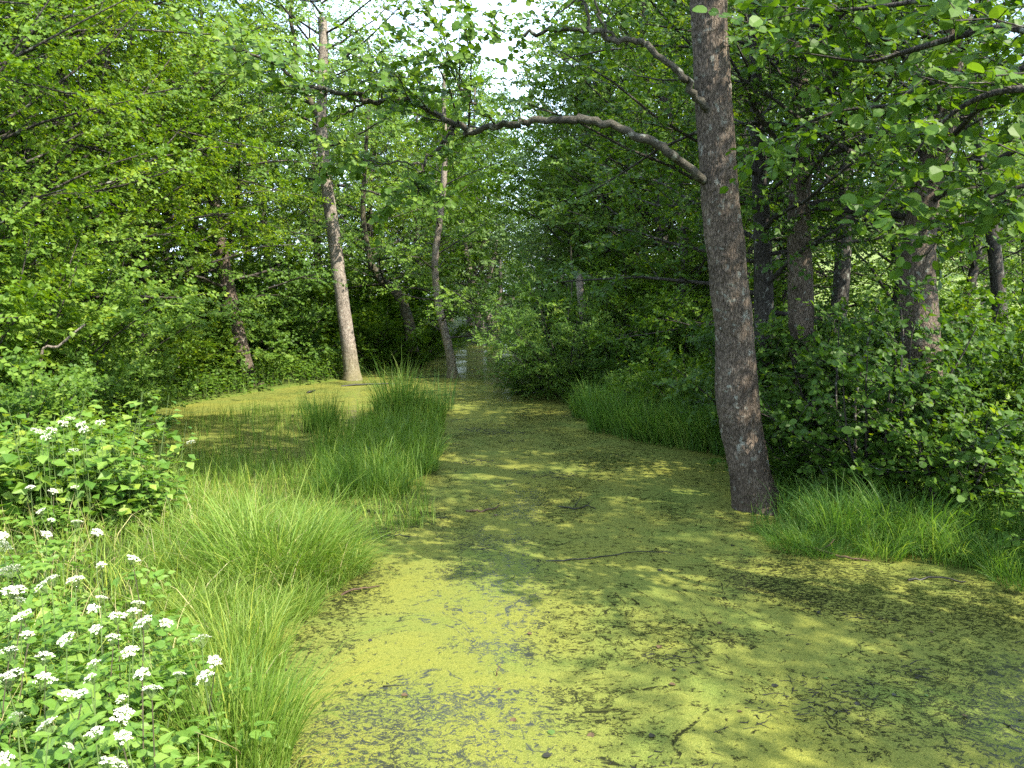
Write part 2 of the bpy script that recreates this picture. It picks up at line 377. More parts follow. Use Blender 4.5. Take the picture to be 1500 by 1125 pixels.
def duckweed_material():
    m, n, l, out = mat('duckweed_water')
    tc = N(n, 'ShaderNodeTexCoord'); co = tc.outputs['Object']
    def noise_(scale, detail=6.0, rough=.6, dist=0.0, vec=co):
        x = N(n, 'ShaderNodeTexNoise', Scale=scale, Detail=detail, Roughness=rough, Distortion=dist); l.new(vec, x.inputs['Vector']); return x.outputs['Fac']
    def math_(op, a, b=None, c=None, clamp=False):
        x = N(n, 'ShaderNodeMath', operation=op, use_clamp=clamp)
        for i, q in enumerate((a, b, c)):
            if q is None: continue
            if isinstance(q, (int, float)): x.inputs[i].default_value = q
            else: l.new(q, x.inputs[i])
        return x.outputs[0]
    patch = noise_(.55, 4.0, .6, .8)
    patch2 = noise_(1.7, 3.0, .6, .5)
    # short dark threads and commas of open water: thin bands of warped noise, broken up by a second one
    wv = N(n, 'ShaderNodeMapping'); wv.inputs['Scale'].default_value = (1.0, 1.35, 1); wv.inputs['Rotation'].default_value = (0, 0, .25); l.new(co, wv.inputs['Vector'])
    w = noise_(9.0, 5.0, .65, 1.3, wv.outputs[0])
    band = math_('ABSOLUTE', math_('SUBTRACT', w, .5))
    thread = math_('SUBTRACT', .036, band)
    brk = noise_(14.0, 3.0, .6, .4)
    brk_t = math_('SUBTRACT', math_('ADD', brk, math_('MULTIPLY', patch, 1.25)), 1.115)
    t1 = math_('MINIMUM', thread, math_('MULTIPLY', brk_t, .35))
    # specks and blotches
    s = noise_(24.0, 4.0, .72, .9, wv.outputs[0])
    s_t = math_('SUBTRACT', math_('ADD', s, math_('MULTIPLY', patch, .65)), .925)
    bl = noise_(3.4, 7.0, .75, .5)
    b_t = math_('SUBTRACT', math_('ADD', bl, math_('MULTIPLY', patch2, .60)), .970)
    # long drift lines
    dl = noise_(.9, 6.0, .55, 1.0)
    d_t = math_('SUBTRACT', .008, math_('ABSOLUTE', math_('SUBTRACT', dl, .47)))
    d_t = math_('MINIMUM', d_t, math_('MULTIPLY', math_('SUBTRACT', noise_(7.0, 4.0, .7), .47), .1))
    gap = math_('MAXIMUM', math_('MAXIMUM', math_('MULTIPLY', t1, 60.0), math_('MULTIPLY', s_t, 20.0)),
                math_('MAXIMUM', math_('MULTIPLY', b_t, 14.0), math_('MULTIPLY', d_t, 160.0)))
    sx = N(n, 'ShaderNodeSeparateXYZ'); l.new(co, sx.inputs[0])
    gap = math_('MULTIPLY', gap, 1.0, clamp=True)
    # frond grain
    fv = N(n, 'ShaderNodeTexVoronoi', Scale=170.0); l.new(co, fv.inputs['Vector'])
    fn = noise_(75.0, 5.0, .75)
    base = ramp(n, [(.25, (.066, .083, .018)), (.48, (.120, .132, .026)), (.75, (.170, .172, .042))])
    l.new(math_('ADD', math_('MULTIPLY', fn, .62), math_('MULTIPLY', fv.outputs['Distance'], .42)), base.inputs[0])
    tone = ramp(n, [(.32, (.80, .95, .95)), (.5, (1.0, 1.0, 1.0)), (.68, (1.18, 1.10, .95))]); l.new(noise_(.9, 6.0, .7, .6), tone.inputs[0])
    mx = N(n, 'ShaderNodeMix', data_type='RGBA', blend_type='MULTIPLY'); mx.inputs['Factor'].default_value = 1
    l.new(base.outputs[0], mx.inputs['A']); l.new(tone.outputs[0], mx.inputs['B'])
    sc_ = ramp(n, [(.55, (0, 0, 0)), (.64, (.55, .55, .55))]); l.new(noise_(30.0, 4.0, .7), sc_.inputs[0])
    m3 = N(n, 'ShaderNodeMix', data_type='RGBA'); l.new(sc_.outputs[0], m3.inputs['Factor']); l.new(mx.outputs['Result'], m3.inputs['A']); m3.inputs['B'].default_value = (.045, .06, .016, 1)
    weed = N(n, 'ShaderNodeBsdfPrincipled', Roughness=.8); weed.inputs['Specular IOR Level'].default_value = .05
    l.new(m3.outputs['Result'], weed.inputs['Base Color'])
    h = math_('ADD', math_('MULTIPLY', fn, .6), math_('MULTIPLY', fv.outputs['Distance'], .6))
    bp = N(n, 'ShaderNodeBump', Strength=.55, Distance=.012); l.new(math_('SUBTRACT', h, math_('MULTIPLY', gap, .8)), bp.inputs['Height']); l.new(bp.outputs[0], weed.inputs['Normal'])
    wat = N(n, 'ShaderNodeBsdfPrincipled', Roughness=.12, IOR=1.25); wat.inputs['Base Color'].default_value = (.016, .017, .007, 1)
    mi = N(n, 'ShaderNodeMixShader'); l.new(gap, mi.inputs[0]); l.new(weed.outputs[0], mi.inputs[1]); l.new(wat.outputs[0], mi.inputs[2])
    l.new(mi.outputs[0], out.inputs[0]); return m

# ------------------------------------------------------------------ ground sheet with the channel cut into it
shore_px = [(405, 1125), (392, 1010), (405, 930), (455, 880), (515, 850), (525, 805), (480, 765), (400, 752), (300, 742), (225, 700), (205, 640),
            (195, 612), (300, 588), (420, 568), (500, 556), (560, 541), (610, 529), (660, 516), (700, 505), (722, 497), (742, 497), (762, 508),
            (772, 530), (790, 572), (835, 592), (870, 618), (960, 634), (1060, 646), (1135, 690), (1150, 765), (1200, 800), (1310, 815), (1430, 822), (1510, 842)]
shore = [G(*p)[:2] for p in shore_px]
shore += [np.array([5.5, 3.6]), np.array([6.0, 0.9]), np.array([-.6, 0.9])]
shore = np.array(shore)
def smooth_ring(p, k):
    q = []
    n = len(p)
    for i in range(n):
        a, b, c, d = p[i - 1], p[i], p[(i + 1) % n], p[(i + 2) % n]
        for t in np.arange(k) / k:
            q.append(.5 * (2 * b + (c - a) * t + (2 * a - 5 * b + 4 * c - d) * t * t + (3 * b - a - 3 * c + d) * t ** 3))
    return np.array(q)
shore = smooth_ring(shore, 4)
def poly_sd(x, y, poly):                # signed distance: negative inside
    d = np.full(x.shape, 1e9); inside = np.zeros(x.shape, bool); n = len(poly)
    for i in range(n):
        a, b = poly[i], poly[(i + 1) % n]; e = b - a
        t = (((x - a[0]) * e[0] + (y - a[1]) * e[1]) / (e @ e)).clip(0, 1)
        d = np.minimum(d, np.hypot(x - a[0] - t * e[0], y - a[1] - t * e[1]))
        c = ((a[1] > y) != (b[1] > y)) & (x < (b[0] - a[0]) * (y - a[1]) / (b[1] - a[1] + 1e-12) + a[0])
        inside ^= c
    return np.where(inside, -d, d)
def sn(x, y, s, o=0.0):
    return np.sin(x * s + 1.3 * np.sin(y * s * .7 + o)) * np.cos(y * s * 1.1 + o + .8 * np.sin(x * s * .6))
def height(x, y):
    x = np.asarray(x, float); y = np.asarray(y, float)
    d = poly_sd(x, y, shore) + .07 * sn(x, y, 5.3) + .05 * sn(x, y, 11.7, 1.)
    h = np.where(d < 0, np.maximum(d * .35, -.45) - .03, .02 * (1 - np.exp(-d / .2)) + .16 * (1 - np.exp(-d / 1.8)) + .36 * (1 - np.exp(-d / 8)) - .008)
    h = h + np.where(d > 0, (.03 * sn(x, y, 2.1) + .05 * sn(x, y, .7, 2.)) * np.minimum(1, d), 0)
    # ground climbs to the wooded hill on the right and gently at the far end
    r = np.hypot(x, y)
    hill = 62 * np.exp(-(((x - 210) / 120) ** 2 + ((y - 240) / 150) ** 2)); hill = hill ** 2 / (hill + 3)
    h = h + np.where(d > 0, hill + np.clip(r - 60, 0, 400) * .012, 0) + np.where(d > 0, .030 * np.clip(x - 15, 0, 60), 0)
    return h
def hz(x, y): return float(height(np.array([x]), np.array([y]))[0])
u = np.linspace(-1, 1, 451)
gx = 6.0 * np.sinh(u * 4.95) / math.sinh(1.0) * .98
gy = 6.5 + gx
gx = gx * 1.0
X, Y = np.meshgrid(gx, gy)
Z = height(X, Y)
nn = len(u)
i, j = np.meshgrid(np.arange(nn - 1), np.arange(nn - 1)); a = (j * nn + i).ravel()
link('ground', mesh_np('ground', np.stack([X, Y, Z], -1), [np.stack([a, a + 1, a + nn + 1, a + nn], -1)], ground_material(), smooth=True), kind='structure')
k = np.array([[-25, -3, 0], [30, -3, 0], [30, 75, 0], [-25, 75, 0]], float)
link('water', mesh_np('water', k, [[[0, 1, 2, 3]]], duckweed_material()), kind='structure')

# ------------------------------------------------------------------ near trees
def px_path(pts, Y0):                   # pixel polyline at a distance (third value: extra distance)
    return np.array([P(p[0], p[1], Y0 + (p[2] if len(p) > 2 else 0)) for p in pts])

LEAF_NEAR = leaf_mesh('round_leaf', [np.zeros((1, 3)), np.array([[1., 0, 0]]), np.array([[0, 0, 1.]]), np.ones(1), np.array([.5])],
    (np.array([[-.18, 0, 0], [0, 0, 0], [.10, .30, .03], [.38, .46, .07], [.72, .42, .03], [.97, .16, -.08], [.97, -.16, -.08], [.72, -.42, .03], [.38, -.46, .07], [.10, -.30, .03],
               [.38, 0, -.03], [.72, 0, -.05]]),
     [[1, 10, 3, 2], [10, 11, 4, 3], [11, 6, 5, 4], [1, 9, 8, 10], [10, 8, 7, 11]], [[11, 7, 6]]), M['leaf_mid'])
LEAF_NEAR_DARK = LEAF_NEAR.copy(); LEAF_NEAR_DARK.materials.clear(); LEAF_NEAR_DARK.materials.append(M['leaf_dark'])

def leaf_parts(arr, root, me, count, origin, order=None):
    """the leaves that show largest become objects; returns the rest"""
    p, d, n, sz, t = arr
    dist = np.linalg.norm(p - np.array([0, 0, CAM_H]), axis=1)
    # in the picture
    rel = p - np.array([0, 0, CAM_H]); f = rel[:, 1] * cp - rel[:, 2] * sp_; upc = rel[:, 1] * sp_ + rel[:, 2] * cp
    vis = (f > .5) & (np.abs(rel[:, 0]) < f * .66) & (np.abs(upc) < f * .5)
    score = np.where(vis, sz / dist, -1)
    idx = np.argsort(-score)[:count]
    idx = idx[score[idx] > 0]
    dd = unit(d); nn_ = unit(n - dd * np.sum(n * dd, -1, keepdims=True)); cc = np.cross(nn_, dd)
    for i in idx:
        o = bpy.data.objects.new('leaf', me); C.objects.link(o); o.parent = root
        s = sz[i]; q = p[i] - origin
        o.matrix_local = Matrix(((dd[i][0] * s, cc[i][0] * s, nn_[i][0] * s, q[0]), (dd[i][1] * s, cc[i][1] * s, nn_[i][1] * s, q[1]),
                                 (dd[i][2] * s, cc[i][2] * s, nn_[i][2] * s, q[2]), (0, 0, 0, 1)))
    keep = np.ones(len(p), bool); keep[idx] = False
    return [x[keep] for x in arr]

# --- the big trunk standing in the water on the right
Y0 = 8.05
tp = [(1122, 800), (1112, 755), (1100, 700), (1089, 645), (1081, 590), (1077, 500), (1069, 430), (1064, 375), (1056, 300), (1052, 240), (1045, 150), (1040, 60), (1037, 0), (1028, -160), (1022, -400), (1030, -700), (1020, -1050)]
main_path = dense(px_path(tp, Y0), 14)
wpx = np.interp(np.linspace(0, len(tp) - 1, len(main_path)), range(len(tp)), [84, 62, 56, 56, 60, 52, 52, 51, 50, 49, 48, 47, 46, 42, 36, 26, 12])
main_rad = wpx / 2 / F_PX * Y0 * 1.04
def barky_tube(path, rad, sides, amp, zs, base=None, sunk=.1, flare=0.0):
    pts = np.asarray(path); n = len(pts); tan = unit(np.gradient(pts, axis=0))
    uu = unit(np.cross(tan, np.array([0, 1, .05]))); vv = np.cross(tan, uu)
    al = np.concatenate([[0], np.cumsum(np.linalg.norm(np.diff(pts, axis=0), axis=1))])
    an = np.arange(sides) / sides * 2 * math.pi
    V = np.empty((n, sides, 3))
    for a in range(n):
        for b in range(sides):
            cx, cy_ = math.cos(an[b]), math.sin(an[b]); r = rad[a]
            q = Vector((cx * r * zs, cy_ * r * zs, al[a] * zs * .32))
            f = noise.noise(q + noise.noise_vector(q * .5) * .6)
            f = 1 - abs(f) * 2.2
            lump = noise.noise(Vector((cx * r * 6, cy_ * r * 6, al[a] * 2.2)))
            rr = r + amp * (f - .6) + amp * 1.3 * lump
            if flare: rr += flare * math.exp(-max(al[a] - sunk, 0) / .20) * (.55 + .45 * math.sin(an[b] * 4 + 1.0))
            V[a, b] = pts[a] + rr * (cx * uu[a] + cy_ * vv[a])
    i_ = np.arange(n - 1)[:, None] * sides; j_ = np.arange(sides)[None]; k_ = (j_ + 1) % sides
    return V.reshape(-1, 3), np.stack([i_ + j_, i_ + k_, i_ + sides + k_, i_ + sides + j_], -1).reshape(-1, 4)

base = G(1110, 752)
base[2] = 0
root = thing('alder_tree', 'big grey brown trunk leaning left in the duckweed, arching mossy branches', 'tree', base)
fine = np.array([along(main_path, t)[0] for t in np.linspace(0, .80, 420)] )
finer = np.interp(np.linspace(0, .80, 420), np.linspace(0, 1, len(main_rad)), main_rad)
V, Q = barky_tube(fine, finer, 84, .015, 40, sunk=.36, flare=.10)
link('trunk', mesh_np('main_trunk', V - base, [Q], M['bark_grey'], smooth=True), root)
W, L = Wood(), Leaves()
W.tube(main_path[int(len(main_path) * .79):], main_rad[int(len(main_path) * .79):], 12)
link('upper_trunk', W.mesh('upper_trunk', M['bark_grey'], base), root)

branches = {
    'arch': ([(1062, 290, .02), (1042, 268, -.04), (1020, 253, -.12), (985, 228, -.25), (945, 205, -.3), (900, 186, -.3), (850, 176, -.2), (800, 177, -.1), (755, 182, 0), (715, 186, .15), (680, 197, .3)], 14, 8.5),
    'arch_end': ([(690, 192, .27), (668, 184, .3), (640, 168, .35), (610, 152, .4), (580, 148, .4), (545, 150, .3), (520, 138, .2), (480, 133, .1), (440, 120, .1), (400, 92, 0), (350, 72, -.2), (320, 60, -.3)], 9.5, 3),
    'fork_down': ([(664, 186, .3), (655, 200, .3), (640, 220, .3), (620, 238, .25), (614, 262, .2), (612, 280, .2), (630, 292, .2), (650, 300, .2)], 7, 2),
    'side_twig_left': ([(615, 240, .25), (590, 238, .1), (560, 240, 0), (520, 228, -.1), (480, 205, -.2)], 3, 1),
    'left_reach': ([(545, 150, .3), (520, 160, .3), (500, 170, .4), (480, 188, .5)], 4, 1),
    'upward_twig': ([(725, 184, .1), (700, 155, .0), (680, 135, -.1), (665, 110, -.2), (655, 85, -.3), (650, 40, -.4), (648, -20, -.5)], 4, 1.2),
    'arch_twig': ([(560, 148, .35), (553, 110, .3), (540, 95, .2), (538, 60, .1)], 3.5, 1),
    'upper': ([(1052, 215, 0), (1042, 178, -.06), (1025, 150, -.15), (1005, 120, -.25), (985, 100, -.3), (955, 75, -.3), (930, 58, -.3), (900, 60, -.3), (880, 50, -.25), (850, 42, -.2), (810, 42, -.1), (768, 53, 0)], 12, 5),
    'upper_twig': ([(900, 60, -.3), (885, 35, -.3), (875, 10, -.3), (868, -40, -.3)], 5, 2),
    'upper_curl': ([(862, 45, -.2), (858, 10, -.2), (845, 2, -.2), (820, 18, -.15), (808, 34, -.1)], 5, 1.5),
}
B = Wood()
paths = {}
for nm, (pp, w0, w1) in branches.items():
    pts = dense(px_path(pp, Y0), 5); pts[1:-1] += rng.normal(0, .016, (len(pts) - 2, 3))
    paths[nm] = pts
    r = np.linspace(w0, w1, len(pts)) / 2 / F_PX * Y0 * (1 + .06 * np.sin(np.arange(len(pts)) * .55 + len(nm)))
    B.tube(pts, r, 10)
link('arching_branch', B.mesh('arching_branch', M['bark_branch'], base), root)['label'] = 'mossy branches arching left over the water'
TW = Wood()
dress_limb(TW, L, paths['arch_end'], .03, 28, 1.15, .30, 6, 9, .068, .0, True, .3)
dress_limb(TW, L, paths['fork_down'], .02, 10, .7, .28, 5, 8, .066, .1, True, .3)
dress_limb(TW, L, paths['side_twig_left'], .015, 9, .6, .28, 5, 8, .066, .1, True, .3)
dress_limb(TW, L, paths['upward_twig'], .02, 22, .95, .28, 5, 8, .066, .2, True, .3)
dress_limb(TW, L, paths['arch_twig'], .02, 6, .5, .28, 4, 8, .066, .2, True, .3)
dress_limb(TW, L, paths['arch'], .03, 5, .4, .25, 3, 7, .06, .75, True, .3)
dress_limb(TW, L, paths['upper'], .02, 4, .8, .28, 5, 8, .066, .75, True, .3)
dress_limb(TW, L, paths['upper_twig'], .02, 7, .7, .28, 5, 8, .066, .2, True, .3)
# crown above the frame
for q_ in range(16):
    t = rng.uniform(.80, 1.0); p0, d0 = along(main_path, min(t, .995)); a_ = q_ * 2.4
    ln = rng.uniform(1.8, 3.8) * (1 if math.cos(a_) > -.1 else .5)
    pts = curve(p0, [math.cos(a_), math.sin(a_), .45], ln, 5, .1, .12)
    TW.tube(pts, np.linspace(.05, .01, 6), 5)
    dress_limb(TW, L, pts, .04, 8, 1.0, .4, 5, 8, .08, .15, False, .3)
link('twig', TW.mesh('main_twigs', M['bark_dark'], base), root, kind='stuff')
link('crown', leaf_mesh('main_crown', L.arrays(), ROUND, M['leaf_mid'], base), root, kind='stuff')

def make_tree(name, label, cat, base, path, rad, bark, leaf, shape=LEAF2, group=None, sides=12, fine=False, **kw):
    base = np.asarray(base, float)
    root = thing(name, label, cat, base, 0, group)
    T, W, L = grow(path, rad, sides=sides, **kw)
    if fine:
        ff = np.array([along(path, t)[0] for t in np.linspace(0, .8, 150)]); fr = np.interp(np.linspace(0, .8, 150), np.linspace(0, 1, len(rad)), rad)
        V, Q = barky_tube(ff, fr, 36, .008, 34, flare=.04)
        link('trunk', mesh_np(name, V - base, [Q], M[bark], smooth=True), root)
    else:
        link('trunk', T.mesh(name, M[bark], base), root)
    if W.V: link('branches', W.mesh(name, M['bark_dark'], base), root)
    link('crown', leaf_mesh(name, L.arrays(), shape, M[leaf], base), root, kind='stuff')
    return root

def tapered(n, r0, r1, flare=1.25):
    r = np.linspace(r0, r1, n); r[0] *= flare; return r

# --- the pale trunk across the channel, forked
D1 = 21.4
path = dense(px_path([(516, 562), (514, 535), (508, 490), (500, 430), (490, 350), (484, 310), (476, 250), (471, 190), (472, 120), (474, 60), (470, 0), (466, -100), (470, -190)], D1), 4)
b_ = G(515, 555)
t1 = make_tree('pale_trunk_tree', 'tall tree with pale straight trunk rising from the duckweed beyond the sedge', 'tree', b_, path,
          np.interp(np.linspace(0, 1, len(path)), [0, .06, .2, .5, .8, 1], [.27, .22, .19, .16, .12, .03]), 'bark_pale', 'leaf_bright', fine=True,
          base_t=.46, n_limb=32, limb=2.7, pitch=.1, n_sec=8, sec=.9, twig=.4, n_twig=6, k_leaf=11, size=.075, droop=.35)
fk = Wood(); fp = dense(px_path([(470, 185), (462, 160), (452, 145), (440, 128), (430, 100), (432, 60), (425, 20), (438, -30)], D1), 4)
fk.tube(fp, np.linspace(.1, .04, len(fp)), 8); link('forked_limb', fk.mesh('forked_limb', M['bark_olive'], b_), t1)

# --- thinner crooked trunk
D2 = 22.0
path = dense(px_path([(663, 557), (661, 530), (655, 500), (645, 460), (640, 430), (637, 380), (643, 330), (649, 280), (652, 220), (650, 150), (652, 80), (655, 0), (650, -100)], D2), 4)
make_tree('crooked_tree', 'slender crooked pale brown trunk standing alone in the duckweed channel', 'tree', G(662, 553), path,
          np.interp(np.linspace(0, 1, len(path)), [0, .06, .3, .6, 1], [.165, .13, .105, .08, .02]), 'bark_pale', 'leaf_bright', fine=True,
          base_t=.16, n_limb=26, limb=1.7, pitch=.15, n_sec=6, sec=.7, twig=.35, n_twig=5, k_leaf=9, size=.075, droop=.4)

# --- brown trunk at the left far bank
D3 = 19.5
path = dense(px_path([(372, 572), (362, 545), (352, 505), (345, 470), (330, 400), (314, 300), (304, 260), (296, 200), (290, 120), (288, 40), (290, -60), (295, -180)], D3), 4)
make_tree('leaning_tree', 'brown leaning trunk with spreading roots on far left bank', 'tree', P(370, 572, D3), path,
          np.interp(np.linspace(0, 1, len(path)), [0, .06, .3, .6, 1], [.32, .2, .17, .13, .03]), 'bark_grey', 'leaf_mid', fine=True,
          base_t=.3, n_limb=44, limb=3.0, pitch=.05, n_sec=8, sec=1.0, twig=.4, n_twig=6, k_leaf=11, size=.08, droop=.35)
# --- bowed dark trunk
D4 = 25.0
path = dense(px_path([(603, 515), (600, 480), (592, 450), (578, 425), (560, 412), (548, 395), (540, 370), (532, 320), (534, 250), (540, 160)], D4), 4)
make_tree('bowed_tree', 'bowed trunk bending left behind the crooked tree', 'tree', P(603, 522, D4), path, tapered(len(path), .20, .05), 'bark_olive', 'leaf_mid',
          base_t=.35, n_limb=26, limb=2.6, pitch=.1, n_sec=7, sec=.9, twig=.4, n_twig=6, k_leaf=10, size=.085)

# --- trees on the right bank behind the big trunk
rt = [  # (pixel path, distance, r0, label, bark)
    ([(1122, 640), (1120, 560), (1119, 450), (1116, 330), (1110, 200), (1105, 60), (1100, -120)], 10.6, .17, 'dark straight trunk just right of and behind the big grey trunk', 'bark_dark'),
    ([(1180, 640), (1176, 520), (1172, 400), (1170, 300), (1178, 200), (1168, 100), (1160, 0), (1150, -160)], 10.0, .185, 'mottled trunk with pale bark scars and a hollow, second right of big trunk', 'bark_grey'),
    ([(1352, 600), (1348, 480), (1345, 400), (1352, 300), (1378, 200), (1392, 100), (1395, 0), (1405, -150)], 9.2, .235, 'thick furrowed trunk among leafy bushes on the right bank', 'bark_grey'),
    ([(1215, 560), (1232, 420), (1238, 300), (1243, 150), (1240, 0), (1240, -120)], 13.5, .16, 'thin dark trunk between mottled trunk and thick trunk', 'bark_dark'),
    ([(1470, 560), (1462, 420), (1448, 300), (1432, 180), (1440, 60), (1450, -100)], 12.5, .12, 'dark branching trunk at the edge of the meadow gap', 'bark_dark'),
]
for i_, (pp, d_, r0, lab, bk) in enumerate(rt):
    path = dense(px_path(pp, d_), 4); b_ = np.array([path[0][0], path[0][1], hz(path[0][0], path[0][1])]); path[0][2] = min(path[0][2], b_[2] - .05)
    make_tree('bank_tree', lab, 'tree', b_, path, tapered(len(path), r0, r0 * .35, 1.3), bk, 'leaf_dark', fine=(i_ in (1, 2)),
              base_t=(.32, .42, .36, .3, .3)[i_], n_limb=(30, 32, 28, 24, 16)[i_], limb=2.5, pitch=.15, n_sec=8, sec=.95, twig=.36, n_twig=5, k_leaf=9, size=.072, droop=.3, twigs=(i_ < 3))

# --- the tree off to the right whose leafy boughs hang into the top right of the view
nb = np.array([5.2, 3.4, 0.0]); nb[2] = hz(nb[0], nb[1])
root = thing('overhanging_tree', 'leafy boughs with large round leaves hanging in from the upper right', 'tree', nb)
T = Wood(); T.tube([nb + [0, 0, -.1], nb + [.05, 0, 1.5], nb + [0, .05, 3.5], nb + [-.1, .1, 6], nb + [0, .1, 8.5]], [.28, .22, .19, .15, .05], 14)
link('trunk', T.mesh('overhanging_trunk', M['bark_grey'], nb), root)
W, L = Wood(), Leaves()
bough = [
    [(1900, 150, 0), (1620, 90, .3), (1480, 40, .6), (1330, 75, .9), (1270, 90, 1.0), (1180, 78, 1.1)],
    [(1900, 60, .3), (1600, 150, .5), (1500, 130, .6), (1420, 150, .8), (1360, 200, .9), (1300, 280, 1.0)],
    [(1900, 20, .3), (1650, -60, .5), (1500, -40, .8), (1350, 0, .9), (1230, 15, 1.1), (1150, 10, 1.2)],
    [(1850, 260, .2), (1640, 250, .5), (1540, 260, .8), (1450, 290, .9), (1380, 320, 1.0)],
    [(1900, -80, .6), (1620, 20, 1.2), (1480, 110, 1.4), (1340, 150, 1.5), (1220, 165, 1.6), (1130, 210, 1.6)],
]
for bp_ in bough:
    pts = dense(px_path(bp_, 3.9), 4); W.tube(pts, np.linspace(.035, .004, len(pts)), 6)
    dress_limb(W, L, pts, .018, 15, .8, .26, 5, 7, .066, .15, True, .2, .6)
for q_ in range(16):                   # the rest of its crown, above and beside the view
    p0 = nb + [0, .1, rng.uniform(4.2, 8.4)]; a_ = rng.uniform(-.6, 3.9)
    pts = curve(p0, [math.cos(a_), math.sin(a_), .4], rng.uniform(1.8, 3.6), 5, .1, .12); W.tube(pts, np.linspace(.05, .01, 6), 5)
    dress_limb(W, L, pts, .04, 8, 1.0, .4, 5, 7, .085, .15, False, .3)
rest = leaf_parts(L.arrays(), root, LEAF_NEAR, 300, nb)
link('branches', W.mesh('overhanging_branches', M['bark_dark'], nb), root)
link('crown', leaf_mesh('overhanging_crown', rest, ROUND, M['leaf_mid'], nb), root, kind='stuff')

# ------------------------------------------------------------------ bushes
def make_bush(name, label, base, h, spread, stems=9, size=.07, leaf='leaf_mid', shape=LEAF2, n_sec=7, sec=.5, n_twig=4, k_leaf=8, twig=.3, parts=0, part_mesh=None, twigs=False,
              group=None, lean=(0, 0), cat='bush', droop=.2, bark='bark_dark'):
    base = np.asarray(base, float)
    root = thing(name, label, cat, base, 0, group)
    W, L = Wood(), Leaves()
    for s_ in range(stems):
        a_ = s_ * 2.4 + rng.normal(0, .3); o = spread * (.25 + .75 * math.sqrt((s_ + .5) / stems))
        top = np.array([math.cos(a_) * o + lean[0], math.sin(a_) * o + lean[1], h * (1.05 - .55 * (o / spread) ** 2) * rng.uniform(.85, 1.1)])
        d0 = unit(top + [0, 0, h * .3]); ln = np.linalg.norm(top) * 1.05
        pts = curve(base + [math.cos(a_) * .12, math.sin(a_) * .12, -.05], d0, ln, 6, -.35 * o / spread, .09)
        W.tube(pts, np.linspace(.022, .005, 7), 5)
        dress_limb(W, L, pts, .018, n_sec, sec, twig, n_twig, k_leaf, size, .08, twigs, droop)
    arr = L.arrays()
    if parts: arr = leaf_parts(arr, root, part_mesh, parts, base)
    link('stems', W.mesh(name, M[bark], base), root)
    link('foliage', leaf_mesh(name, arr, shape, M[leaf], base), root, kind='stuff')
    return root
def gpos(px, Y):                        # ground point under pixel column px at distance Y
    x = (px - 750) / F_PX * Y / cp; return np.array([x, Y, hz(x, Y)])

make_bush('alder_bush', 'large dark bush with big round leaves at foot of the thick trunk', gpos(1290, 8.0), 2.2, 1.1, 15, .064, 'leaf_dark', ROUND, 10, .55, 5, 7, .24, 300, LEAF_NEAR_DARK, True)
make_bush('alder_bush', 'sunlit round leaved bush low over the right bank sedge', gpos(1400, 7.4), 1.05, .7, 10, .062, 'leaf_mid', ROUND, 8, .40, 5, 7, .22, 220, LEAF_NEAR, True)
make_bush('alder_bush', 'tall sapling bush between mottled trunk and thick trunk', gpos(1245, 9.2), 2.2, .7, 9, .062, 'leaf_dark', ROUND, 9, .5, 5, 7, .24, 100, LEAF_NEAR_DARK, True)
make_bush('edge_bush', 'round leaved branch tips beside the water at right edge', gpos(1590, 6.1), .9, .4, 6, .06, 'leaf_mid', ROUND, 6, .3, 4, 6, .2, 120, LEAF_NEAR, True)
# reference bushes, copied through the wood
bushA = make_bush('leafy_bush', 'dense dark bush behind the right bank sedge near the meadow', gpos(1450, 9.2), 1.55, 1.5, 14, .062, 'leaf_dark', LEAF2, 10, .5, 6, 11, .28)
bushB = make_bush('leafy_bush', 'tall bright bush on the left bank, topmost of the left thicket', gpos(40, 10.5), 3.4, 1.9, 18, .066, 'leaf_bright', LEAF2, 11, .7, 7, 12, .34)
bushC = make_bush('willow_bush', 'willow bush leaning over the duckweed at the bend of the channel', gpos(825, 17.4), 2.2, 1.5, 18, .085, 'leaf_mid', LANCE, 10, .7, 6, 12, .34, lean=(-.35, -.5))
bushD = make_bush('leafy_bush', 'low green bush along the far left bank', gpos(300, 19.8), 2.2, 1.9, 16, .082, 'leaf_mid', LEAF1, 10, .7, 7, 12, .38)

def cb(src, px, Y, s, label, group=None, sz=None, dz=0.0, name=None):
    p = gpos(px, Y); p[2] += dz
    return copy_thing(src, p, rng.uniform(0, 6.28), (s, s, sz or s), label, group, name=name)
# left thicket
cb(bushB, -70, 9.0, .95, 'bright bush at the far left edge above the meadowsweet')
cb(bushB, 130, 12.5, .95, 'bright bush behind the ferny undergrowth on left bank')
cb(bushB, -160, 11.5, 1.35, 'tall bush cut off by the left edge')
cb(bushD, 60, 9.4, .62, 'low dark bush behind the white meadowsweet')
cb(bushD, 150, 11.5, .60, 'low bush near two thin stems on left bank')
cb(bushD, 0, 8.2, .60, 'low bush at the left edge beside the herbs')
GL = 'bushes along the far left bank of the channel'
for px_, y_, s_ in [(215, 17.5, .9), (260, 20.5, 1.0), (330, 22, 1.1), (420, 22.3, .85), (455, 24.5, 1.0), (545, 24.5, .85), (590, 26, .75), (400, 25, 1.3), (300, 24, 1.5), (230, 21, 1.3), (620, 30, .9), (560, 29, 1.4), (500, 28, 1.6)]:
    cb(bushD, px_, y_, s_, 'leafy bush in the row along the far left bank', GL)
GR = 'bushes filling the right bank behind the sedge'
